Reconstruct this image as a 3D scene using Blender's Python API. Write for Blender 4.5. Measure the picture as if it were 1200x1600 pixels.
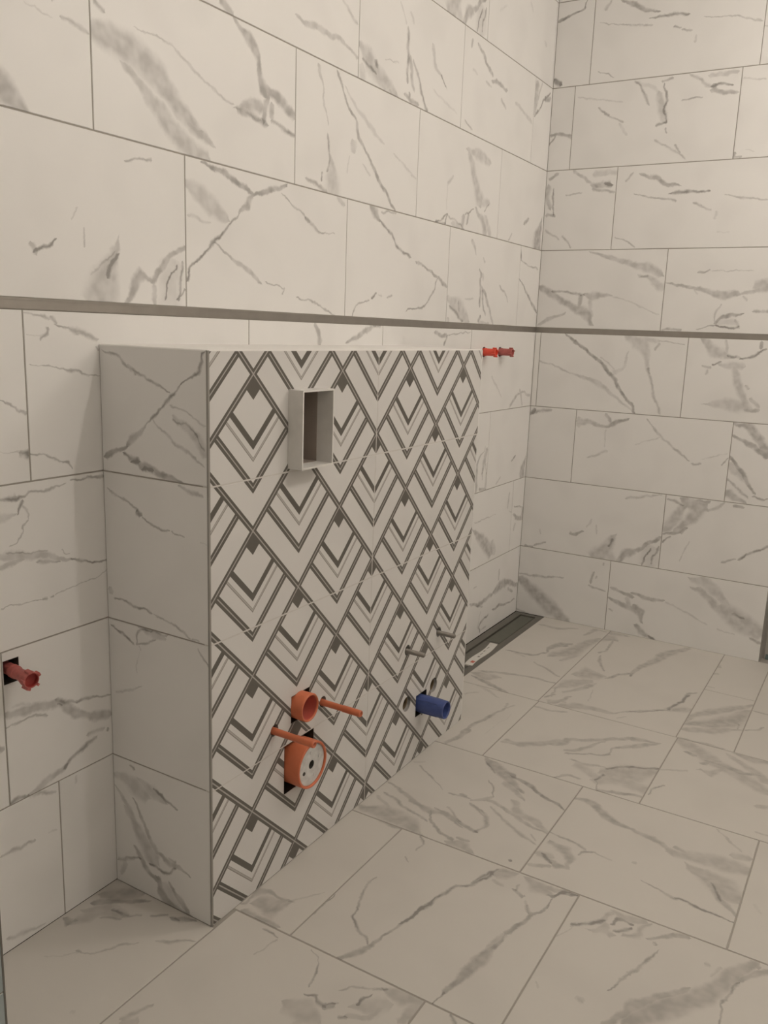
import bpy, bmesh, math, random
from mathutils import Matrix, Vector

# ------------------------------------------------------------------ camera
scene = bpy.context.scene
for o in list(bpy.data.objects):
    bpy.data.objects.remove(o, do_unlink=True)
COL = scene.collection

CAM = Vector((-3.3844, -1.3130, 1.1897))
YAW, PITCH, ROLL, FPX = 0.5350, -0.2107, 0.0361, 1329.85      # focal length in pixels of a 1200x1600 frame
fwd = Vector((math.cos(PITCH)*math.cos(YAW), math.cos(PITCH)*math.sin(YAW), math.sin(PITCH)))
right = Vector((math.sin(YAW), -math.cos(YAW), 0)); up = right.cross(fwd)
r2 = right*math.cos(ROLL) + up*math.sin(ROLL); u2 = up*math.cos(ROLL) - right*math.sin(ROLL)
cam_data = bpy.data.cameras.new('camera'); cam = bpy.data.objects.new('camera', cam_data); COL.objects.link(cam)
cam_data.sensor_fit = 'VERTICAL'; cam_data.sensor_height = 24.0; cam_data.sensor_width = 18.0
cam_data.lens = FPX/1600*24.0; cam_data.clip_start = 0.02; cam_data.clip_end = 50
cam.matrix_world = Matrix(((r2.x, u2.x, -fwd.x, CAM.x), (r2.y, u2.y, -fwd.y, CAM.y), (r2.z, u2.z, -fwd.z, CAM.z), (0, 0, 0, 1)))
scene.camera = cam

# ------------------------------------------------------------------ world, lamp settings, exposure
world = bpy.data.worlds.new('world'); scene.world = world; world.use_nodes = True
world.node_tree.nodes['Background'].inputs[0].default_value = (0.9, 0.85, 0.8, 1)
world.node_tree.nodes['Background'].inputs[1].default_value = 0.0
LAMP_POS = (-1.915, -1.59, 2.27)          # bare bulb hanging in the middle of the room, out of frame above
LAMP_RADIUS = 0.030
LAMP_STRENGTH = 485.0
LAMP_COLOR = (1.0, 0.922, 0.835)
FILL_POS = (-0.75, -1.75, 2.36)         # made-up fill globe nearer the doorway, added for brightness, out of frame
REAR_FILL_POS = (-3.45, -2.10, 2.36)          # second added fill globe, behind the camera
REAR_FILL_STRENGTH = 5.0
FILL_RADIUS = 0.16
FILL_STRENGTH = 23.5
scene.view_settings.view_transform = 'Standard'
scene.view_settings.look = 'None'
scene.view_settings.gamma = 1.0
scene.view_settings.use_curve_mapping = False
scene.view_settings.exposure = 0.0

random.seed(7)

# ------------------------------------------------------------------ helpers
def link(name, me, mat=None, parent=None, mw=None):
    o = bpy.data.objects.new(name, me); COL.objects.link(o)
    if mat is not None and me is not None:
        if not me.materials: me.materials.append(None)
        o.material_slots[0].link = 'OBJECT'; o.material_slots[0].material = mat
    if parent is not None: o.parent = parent
    if mw is not None: o.matrix_basis = mw
    return o

def tag(o, label=None, cat=None, group=None, kind=None):
    if label: o['label'] = label
    if cat: o['category'] = cat
    if group: o['group'] = group
    if kind: o['kind'] = kind
    return o

def empty(name, loc=(0, 0, 0)):
    o = bpy.data.objects.new(name, None); COL.objects.link(o); o.location = loc; o.empty_display_size = 0.05
    return o

def mesh(name, verts, faces, smooth=False):
    me = bpy.data.meshes.new(name); me.from_pydata([tuple(v) for v in verts], [], [tuple(f) for f in faces])
    bm = bmesh.new(); bm.from_mesh(me); bmesh.ops.remove_doubles(bm, verts=bm.verts, dist=1e-6)
    bmesh.ops.recalc_face_normals(bm, faces=bm.faces); bm.to_mesh(me); bm.free()
    if smooth:
        for p in me.polygons: p.use_smooth = True
    me.update(); return me

class MB:
    def __init__(s): s.v = []; s.f = []
    def quad(s, a, b, c, d):
        n = len(s.v); s.v += [a, b, c, d]; s.f.append((n, n+1, n+2, n+3))
    def poly(s, pts):
        n = len(s.v); s.v += list(pts); s.f.append(tuple(range(n, n+len(pts))))
    def box(s, x0, x1, y0, y1, z0, z1, ch=0.0):
        if ch <= 0:
            n = len(s.v)
            s.v += [(x0,y0,z0),(x1,y0,z0),(x1,y1,z0),(x0,y1,z0),(x0,y0,z1),(x1,y0,z1),(x1,y1,z1),(x0,y1,z1)]
            s.f += [(n,n+3,n+2,n+1),(n+4,n+5,n+6,n+7),(n,n+1,n+5,n+4),(n+1,n+2,n+6,n+5),(n+2,n+3,n+7,n+6),(n+3,n,n+4,n+7)]
        else:                                   # chamfered towards +z only
            n = len(s.v); c = ch
            s.v += [(x0,y0,z0),(x1,y0,z0),(x1,y1,z0),(x0,y1,z0),(x0,y0,z1-c),(x1,y0,z1-c),(x1,y1,z1-c),(x0,y1,z1-c),
                    (x0+c,y0+c,z1),(x1-c,y0+c,z1),(x1-c,y1-c,z1),(x0+c,y1-c,z1)]
            s.f += [(n,n+3,n+2,n+1),(n+8,n+9,n+10,n+11)]
            for i in range(4):
                j = (i+1) % 4
                s.f.append((n+i, n+j, n+4+j, n+4+i)); s.f.append((n+4+i, n+4+j, n+8+j, n+8+i))
        return s
    def build(s, name, mat, parent=None, mw=None, smooth=False):
        return link(name, mesh(name, s.v, s.f, smooth), mat, parent, mw)

def sheet(x0, x1, y0, y1, z0, z1, holes):
    """slab in local XY with rectangular ('r',a0,a1,b0,b1) and round ('c',cx,cy,r) through holes"""
    m = MB(); rects = []
    for h in holes:
        if h[0] == 'r': rects.append((max(h[1], x0), min(h[2], x1), max(h[3], y0), min(h[4], y1), None))
        else: rects.append((h[1]-h[3]*1.3, h[1]+h[3]*1.3, h[2]-h[3]*1.3, h[2]+h[3]*1.3, h))
    rects = [r for r in rects if r[1]-r[0] > 1e-5 and r[3]-r[2] > 1e-5 and r[0] < x1 and r[1] > x0 and r[2] < y1 and r[3] > y0]
    xs = sorted({round(v, 6) for v in [x0, x1]+[r[0] for r in rects]+[r[1] for r in rects] if x0-1e-6 <= v <= x1+1e-6})
    ys = sorted({round(v, 6) for v in [y0, y1]+[r[2] for r in rects]+[r[3] for r in rects] if y0-1e-6 <= v <= y1+1e-6})
    def solid(i, j):
        if i < 0 or j < 0 or i >= len(xs)-1 or j >= len(ys)-1: return False
        cx = (xs[i]+xs[i+1])/2; cy = (ys[j]+ys[j+1])/2
        return not any(r[0] < cx < r[1] and r[2] < cy < r[3] for r in rects)
    def inround(i, j):
        if i < 0 or j < 0 or i >= len(xs)-1 or j >= len(ys)-1: return False
        cx = (xs[i]+xs[i+1])/2; cy = (ys[j]+ys[j+1])/2
        return any(r[4] is not None and r[0] < cx < r[1] and r[2] < cy < r[3] for r in rects)
    for i in range(len(xs)-1):
        for j in range(len(ys)-1):
            if not solid(i, j): continue
            a, b, c, d = xs[i], xs[i+1], ys[j], ys[j+1]
            m.quad((a, c, z1), (b, c, z1), (b, d, z1), (a, d, z1)); m.quad((a, d, z0), (b, d, z0), (b, c, z0), (a, c, z0))
            for (di, dj, p, q) in ((-1, 0, (a, d), (a, c)), (1, 0, (b, c), (b, d)), (0, -1, (a, c), (b, c)), (0, 1, (b, d), (a, d))):
                if not solid(i+di, j+dj) and not inround(i+di, j+dj):
                    m.quad((p[0], p[1], z0), (q[0], q[1], z0), (q[0], q[1], z1), (p[0], p[1], z1))
    for r in rects:
        if r[4] is None: continue
        _, cx, cy, rad = r[4]; n = 32; sq = []; ci = []
        for k in range(n):
            t = 2*math.pi*k/n + math.pi/4; c, s_ = math.cos(t), math.sin(t); mm = max(abs(c), abs(s_))
            sq.append((cx+c/mm*rad*1.3, cy+s_/mm*rad*1.3)); ci.append((cx+c*rad, cy+s_*rad))
        for k in range(n):
            l = (k+1) % n
            m.quad((*ci[k], z1), (*sq[k], z1), (*sq[l], z1), (*ci[l], z1)); m.quad((*ci[l], z0), (*sq[l], z0), (*sq[k], z0), (*ci[k], z0))
            m.quad((*ci[k], z0), (*ci[l], z0), (*ci[l], z1), (*ci[k], z1))
    return m

def lathe(profile, n=32, closed=False):
    """profile [(r, z)] turned about local Z"""
    m = MB(); rows = []
    for r, z in profile:
        if r < 1e-6: rows.append([len(m.v)]); m.v.append((0, 0, z))
        else:
            rows.append(list(range(len(m.v), len(m.v)+n)))
            m.v += [(r*math.cos(2*math.pi*k/n), r*math.sin(2*math.pi*k/n), z) for k in range(n)]
    pairs = list(zip(rows, rows[1:]))
    if closed: pairs.append((rows[-1], rows[0]))
    for a, b in pairs:
        for k in range(n):
            l = (k+1) % n
            if len(a) == 1 and len(b) == 1: continue
            if len(a) == 1: m.f.append((a[0], b[k], b[l]))
            elif len(b) == 1: m.f.append((a[k], a[l], b[0]))
            else: m.f.append((a[k], a[l], b[l], b[k]))
    return m

# local frames: X along the surface, Y up (or back), Z out of the surface
def frame_left(u, v, d=0.0):    # wall_left and everything parallel to it: X=+x, Y=+z, Z=-y
    return Matrix(((1,0,0,u),(0,0,-1,-d),(0,1,0,v),(0,0,0,1)))
def frame_back(u, v, x=0.0):    # wall_back: X=-y, Y=+z, Z=-x
    return Matrix(((0,0,-1,x),(-1,0,0,-u),(0,1,0,v),(0,0,0,1)))
def frame_floor(u, v, z=0.0):
    return Matrix(((1,0,0,u),(0,1,0,v),(0,0,1,z),(0,0,0,1)))

# ------------------------------------------------------------------ materials
def new_mat(name):
    m = bpy.data.materials.new(name); m.use_nodes = True
    nt = m.node_tree; nt.nodes.clear()
    return m, nt
def simple(name, col, rough=0.5, metal=0.0, var=0.0, scale=40.0, bump=0.0, spec=0.5):
    m, nt = new_mat(name); N = nt.nodes; L = nt.links
    tc = N.new('ShaderNodeTexCoord'); no = N.new('ShaderNodeTexNoise'); no.inputs['Scale'].default_value = scale; no.inputs['Detail'].default_value = 4
    L.new(tc.outputs['Object'], no.inputs['Vector'])
    mr = N.new('ShaderNodeMapRange'); mr.inputs['To Min'].default_value = 1-var; mr.inputs['To Max'].default_value = 1+var
    L.new(no.outputs['Fac'], mr.inputs['Value'])
    mx = N.new('ShaderNodeMix'); mx.data_type = 'RGBA'; mx.blend_type = 'MULTIPLY'; mx.inputs[0].default_value = 1
    mx.inputs[6].default_value = (*col, 1); L.new(mr.outputs[0], mx.inputs[7])
    b = N.new('ShaderNodeBsdfPrincipled'); b.inputs['Roughness'].default_value = rough; b.inputs['Metallic'].default_value = metal
    b.inputs['Specular IOR Level'].default_value = spec
    L.new(mx.outputs[2], b.inputs['Base Color'])
    if bump:
        bp = N.new('ShaderNodeBump'); bp.inputs['Strength'].default_value = bump; bp.inputs['Distance'].default_value = 0.001
        L.new(no.outputs['Fac'], bp.inputs['Height']); L.new(bp.outputs[0], b.inputs['Normal'])
    o = N.new('ShaderNodeOutputMaterial'); L.new(b.outputs[0], o.inputs[0])
    return m

TILE_WHITE = (0.80, 0.788, 0.768)
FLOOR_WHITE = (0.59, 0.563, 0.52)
VEIN = (0.205, 0.19, 0.175)
KD1, KD2 = 0.014, 0.0042
def marble(name, veins, seed, rough=0.42, base=TILE_WHITE):
    """glazed marble-look tile: each vein is a curve (centre line and width as functions of the way along it)"""
    m, nt = new_mat(name); N = nt.nodes; L = nt.links
    tc = N.new('ShaderNodeTexCoord')
    so = N.new('ShaderNodeVectorMath'); so.operation = 'ADD'; so.inputs[1].default_value = (seed*3.71, seed*1.93, 0); L.new(tc.outputs['Object'], so.inputs[0])
    n1 = N.new('ShaderNodeTexNoise'); n1.noise_dimensions = '2D'; n1.inputs['Scale'].default_value = 26; n1.inputs['Detail'].default_value = 1
    L.new(so.outputs[0], n1.inputs['Vector'])
    v1 = N.new('ShaderNodeVectorMath'); v1.operation = 'MULTIPLY_ADD'; v1.inputs[1].default_value = (KD1, KD1, 0)
    L.new(n1.outputs['Color'], v1.inputs[0]); L.new(tc.outputs['Object'], v1.inputs[2])
    n2 = N.new('ShaderNodeTexNoise'); n2.noise_dimensions = '2D'; n2.inputs['Scale'].default_value = 120; n2.inputs['Detail'].default_value = 1
    L.new(so.outputs[0], n2.inputs['Vector'])
    v2 = N.new('ShaderNodeVectorMath'); v2.operation = 'MULTIPLY_ADD'; v2.inputs[1].default_value = (KD2, KD2, 0)
    L.new(n2.outputs['Color'], v2.inputs[0]); L.new(v1.outputs[0], v2.inputs[2])
    bias = (KD1+KD2)*0.5
    acc = {True: None, False: None}
    for s, pts in veins:
        P = [Vector((p[0]+bias, p[1]+bias)) for p in pts]; W = [max(p[2], 0.0014)*(1.1 if p[2] > 0.016 else 1.3) for p in pts]
        ax = P[-1]-P[0]; Ln = ax.length
        if Ln < 1e-4: continue
        e = ax/Ln; nn = Vector((-e.y, e.x))
        pad = min(0.25*max(W), 0.02)                     # let the ends taper just past the traced end points
        P0 = P[0]-e*pad; Lt = Ln+2*pad
        ts = [((p-P0).dot(e))/Lt for p in P]; off = [(p-P0).dot(nn) for p in P]
        H = max(abs(v) for v in off)+max(W)
        mp = N.new('ShaderNodeMapping'); mp.vector_type = 'TEXTURE'
        org = P0-nn*H
        mp.inputs['Location'].default_value = (org.x, org.y, 0)
        mp.inputs['Rotation'].default_value = (0, 0, math.atan2(e.y, e.x)); mp.inputs['Scale'].default_value = (Lt, 2*H, 1)
        L.new(v2.outputs[0], mp.inputs['Vector'])
        sx = N.new('ShaderNodeSeparateXYZ'); L.new(mp.outputs[0], sx.inputs[0])
        fc = N.new('ShaderNodeFloatCurve'); cu = fc.mapping.curves[0]
        cu.points[0].location = (0, (off[0]+H)/(2*H)); cu.points[1].location = (1, (off[-1]+H)/(2*H))
        for t, o in zip(ts, off):
            if 0.002 < t < 0.998: cu.points.new(t, (o+H)/(2*H))
        fc.mapping.extend = 'HORIZONTAL'; fc.mapping.update(); L.new(sx.outputs['X'], fc.inputs['Value'])
        fw = N.new('ShaderNodeFloatCurve'); cw = fw.mapping.curves[0]
        cw.points[0].location = (0, 0); cw.points[1].location = (1, 0)
        tw = [(t, w*0.5/(2*H)) for t, w in zip(ts, W)]
        cap = min(0.10, 0.3*W[0]/Lt+0.02); cap2 = min(0.10, 0.3*W[-1]/Lt+0.02)
        tw[0] = (max(tw[0][0], cap), tw[0][1]*0.8); tw[-1] = (min(tw[-1][0], 1-cap2), tw[-1][1]*0.8)
        last = 0
        for t, w in tw:
            if t <= last+0.003 or t >= 0.997: continue
            cw.points.new(t, w); last = t
        for c_ in (cu, cw):
            for p in c_.points: p.handle_type = 'VECTOR' if c_ is cw else 'AUTO_CLAMPED'
        fw.mapping.extend = 'HORIZONTAL'; fw.mapping.update(); L.new(sx.outputs['X'], fw.inputs['Value'])
        d = N.new('ShaderNodeMath'); d.operation = 'SUBTRACT'; L.new(sx.outputs['Y'], d.inputs[0]); L.new(fc.outputs[0], d.inputs[1])
        ab = N.new('ShaderNodeMath'); ab.operation = 'ABSOLUTE'; L.new(d.outputs[0], ab.inputs[0])
        wa = N.new('ShaderNodeMath'); wa.operation = 'ADD'; wa.inputs[1].default_value = 1e-5; L.new(fw.outputs[0], wa.inputs[0])
        dv = N.new('ShaderNodeMath'); dv.operation = 'DIVIDE'; L.new(ab.outputs[0], dv.inputs[0]); L.new(wa.outputs[0], dv.inputs[1])
        wide = max(W) > 0.016
        mr = N.new('ShaderNodeMapRange'); mr.interpolation_type = 'SMOOTHSTEP'
        mr.inputs['From Min'].default_value = 0.35 if wide else 0.0; mr.inputs['From Max'].default_value = 1.2 if wide else 1.45
        mr.inputs['To Min'].default_value = s; mr.inputs['To Max'].default_value = 0
        L.new(dv.outputs[0], mr.inputs['Value'])
        if acc[wide] is None: acc[wide] = mr.outputs[0]
        else:
            ad = N.new('ShaderNodeMath'); ad.operation = 'MAXIMUM'; L.new(acc[wide], ad.inputs[0]); L.new(mr.outputs[0], ad.inputs[1]); acc[wide] = ad.outputs[0]
    if acc[True] is not None and acc[False] is not None:
        ad = N.new('ShaderNodeMath'); ad.operation = 'MULTIPLY_ADD'; L.new(acc[True], ad.inputs[0]); ad.inputs[1].default_value = 0.85; L.new(acc[False], ad.inputs[2]); acc = ad.outputs[0]
    else: acc = acc[True] or acc[False]
    n3 = N.new('ShaderNodeTexNoise'); n3.noise_dimensions = '2D'; n3.inputs['Scale'].default_value = 38; n3.inputs['Detail'].default_value = 1
    L.new(so.outputs[0], n3.inputs['Vector'])
    m3 = N.new('ShaderNodeMapRange'); m3.inputs['From Min'].default_value = 0.3; m3.inputs['From Max'].default_value = 0.7
    m3.inputs['To Min'].default_value = 0.85; m3.inputs['To Max'].default_value = 1.55; L.new(n3.outputs['Fac'], m3.inputs['Value'])
    cl = N.new('ShaderNodeMath'); cl.operation = 'MULTIPLY'; cl.use_clamp = True; L.new(m3.outputs[0], cl.inputs[0])
    if acc is None: cl.inputs[1].default_value = 0
    else: L.new(acc, cl.inputs[1])
    mn = N.new('ShaderNodeMath'); mn.operation = 'MINIMUM'; mn.inputs[1].default_value = 0.82; L.new(cl.outputs[0], mn.inputs[0])
    # faint cloudiness of the print
    n4 = N.new('ShaderNodeTexNoise'); n4.noise_dimensions = '2D'; n4.inputs['Scale'].default_value = 6; n4.inputs['Detail'].default_value = 1
    L.new(so.outputs[0], n4.inputs['Vector'])
    m4 = N.new('ShaderNodeMapRange'); m4.inputs['From Min'].default_value = 0.5; m4.inputs['From Max'].default_value = 0.8
    m4.inputs['To Min'].default_value = 0.0; m4.inputs['To Max'].default_value = 0.06; L.new(n4.outputs['Fac'], m4.inputs['Value'])
    sm = N.new('ShaderNodeMath'); sm.operation = 'ADD'; L.new(mn.outputs[0], sm.inputs[0]); L.new(m4.outputs[0], sm.inputs[1])
    mx = N.new('ShaderNodeMix'); mx.data_type = 'RGBA'; mx.inputs[6].default_value = (*base, 1); mx.inputs[7].default_value = (*VEIN, 1)
    L.new(sm.outputs[0], mx.inputs[0])
    b = N.new('ShaderNodeBsdfPrincipled'); b.inputs['Roughness'].default_value = rough; b.inputs['Specular IOR Level'].default_value = 0.35
    L.new(mx.outputs[2], b.inputs['Base Color'])
    o = N.new('ShaderNodeOutputMaterial'); L.new(b.outputs[0], o.inputs[0])
    return m

def decor_material():
    """printed diamond lattice with nested chevrons; local origin sits on a lattice crossing, pitch 0.30 m"""
    m, nt = new_mat('decor_print'); N = nt.nodes; L = nt.links
    tc = N.new('ShaderNodeTexCoord'); sx = N.new('ShaderNodeSeparateXYZ'); L.new(tc.outputs['Object'], sx.inputs[0])
    def M(op, a, b=None):
        n = N.new('ShaderNodeMath'); n.operation = op
        for i, v in enumerate((a, b)):
            if v is None: continue
            if isinstance(v, (int, float)): n.inputs[i].default_value = v
            else: L.new(v, n.inputs[i])
        return n.outputs[0]
    X, Y = sx.outputs['X'], sx.outputs['Y']
    a = M('FLOORED_MODULO', M('MULTIPLY', M('ADD', X, Y), -1.0), 0.30)
    b = M('FLOORED_MODULO', M('SUBTRACT', X, Y), 0.30)
    mm = M('DIVIDE', M('MAXIMUM', a, b), 0.30)
    l = M('MINIMUM', M('MINIMUM', a, M('SUBTRACT', 0.30, a)), M('MINIMUM', b, M('SUBTRACT', 0.30, b)))
    W = (0.665, 0.652, 0.632, 1); D = (0.125, 0.115, 0.10, 1); G = (0.26, 0.24, 0.22, 1); LG = (0.44, 0.42, 0.395, 1); MG = (0.42, 0.40, 0.375, 1)
    def ramp(fac, stops):
        r = N.new('ShaderNodeValToRGB'); r.color_ramp.interpolation = 'CONSTANT'; e = r.color_ramp.elements
        e[0].position = stops[0][0]; e[0].color = stops[0][1]; e[1].position = stops[1][0]; e[1].color = stops[1][1]
        for p, c in stops[2:]:
            k = e.new(p); k.color = c
        L.new(fac, r.inputs[0]); return r.outputs[0]
    k = 1/0.30
    inner = ramp(mm, [(0, D), (.0470*k, W), (.1250*k, D), (.1420*k, W), (.1572*k, G), (.1592*k, LG), (.1640*k, G), (.1662*k, W),
                      (.2050*k, D), (.2132*k, MG), (.2166*k, D), (.2258*k, W)])
    lat = ramp(M('MULTIPLY', l, 10.0), [(0, MG), (.0016*10, D)])
    isb = M('LESS_THAN', l, 0.0100)
    mx = N.new('ShaderNodeMix'); mx.data_type = 'RGBA'; L.new(isb, mx.inputs[0]); L.new(inner, mx.inputs[6]); L.new(lat, mx.inputs[7])
    bs = N.new('ShaderNodeBsdfPrincipled'); bs.inputs['Roughness'].default_value = 0.4; bs.inputs['Specular IOR Level'].default_value = 0.4
    L.new(mx.outputs[2], bs.inputs['Base Color'])
    o = N.new('ShaderNodeOutputMaterial'); L.new(bs.outputs[0], o.inputs[0])
    return m

M_GROUT = simple('grout_grey', (0.36, 0.335, 0.30), 0.9, var=0.12, scale=60, bump=0.3)
M_GROUTL = simple('grout_light', (0.62, 0.60, 0.57), 0.9, var=0.08, scale=60, bump=0.3)
M_PLASTER = simple('plaster_white', (0.86, 0.83, 0.785), 0.85, var=0.03, scale=12, bump=0.1)
M_TOPWHITE = simple('white_glazed_cover', (0.82, 0.805, 0.78), 0.4, var=0.02, scale=8)
M_ALU = simple('brushed_aluminium', (0.36, 0.335, 0.305), 0.42, metal=0.75, var=0.10, scale=30)
M_ALUDARK = simple('grey_profile', (0.34, 0.325, 0.30), 0.5, metal=0.4, var=0.12, scale=30)
M_STEEL = simple('drain_steel', (0.17, 0.16, 0.14), 0.5, metal=0.35, var=0.12, scale=30)
M_STEELD = simple('drain_cover_film', (0.125, 0.125, 0.10), 0.45, metal=0.2, var=0.15, scale=25)
M_DARK = simple('dark_brown', (0.055, 0.05, 0.04), 0.7, var=0.2, scale=40)
M_BLACK = simple('black_foam', (0.035, 0.032, 0.025), 0.8, var=0.3, scale=80, bump=0.5)
M_SLEEVE = simple('white_plastic_sleeve', (0.72, 0.705, 0.675), 0.45, var=0.12, scale=35)
M_CAV = simple('dark_cavity_plastic', (0.36, 0.31, 0.27), 0.7, var=0.2, scale=15)
M_ORANGE = simple('orange_plastic', (0.60, 0.165, 0.075), 0.42, var=0.12, scale=40)
M_ORANGEIN = simple('orange_plastic_inside', (0.52, 0.115, 0.085), 0.5, var=0.12, scale=40)
M_CAPGREY = simple('plaster_smeared_cap', (0.58, 0.57, 0.55), 0.6, var=0.35, scale=55)
M_RED = simple('red_plastic', (0.72, 0.075, 0.04), 0.42, var=0.15, scale=60)
M_REDDIM = simple('dusty_red_plastic', (0.45, 0.12, 0.105), 0.5, var=0.3, scale=70)
M_BLUE = simple('blue_plastic', (0.055, 0.085, 0.25), 0.42, var=0.25, scale=60)
M_ROD = simple('zinc_threaded_rod', (0.27, 0.25, 0.225), 0.45, metal=0.5, var=0.15, scale=80)
M_BRASS = simple('dull_brass', (0.20, 0.15, 0.09), 0.5, metal=0.6, var=0.2, scale=60)
M_PAPER = simple('white_paper_sticker', (0.66, 0.64, 0.60), 0.7, var=0.1, scale=90)
M_PRINT = simple('grey_print', (0.25, 0.23, 0.21), 0.7, var=0.2, scale=90)
M_PRINTR = simple('red_print', (0.55, 0.14, 0.10), 0.7, var=0.2, scale=90)
M_GLASSY = simple('green_clear_wedge', (0.13, 0.17, 0.165), 0.2, var=0.2, scale=60)
M_DECOR = decor_material()

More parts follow.
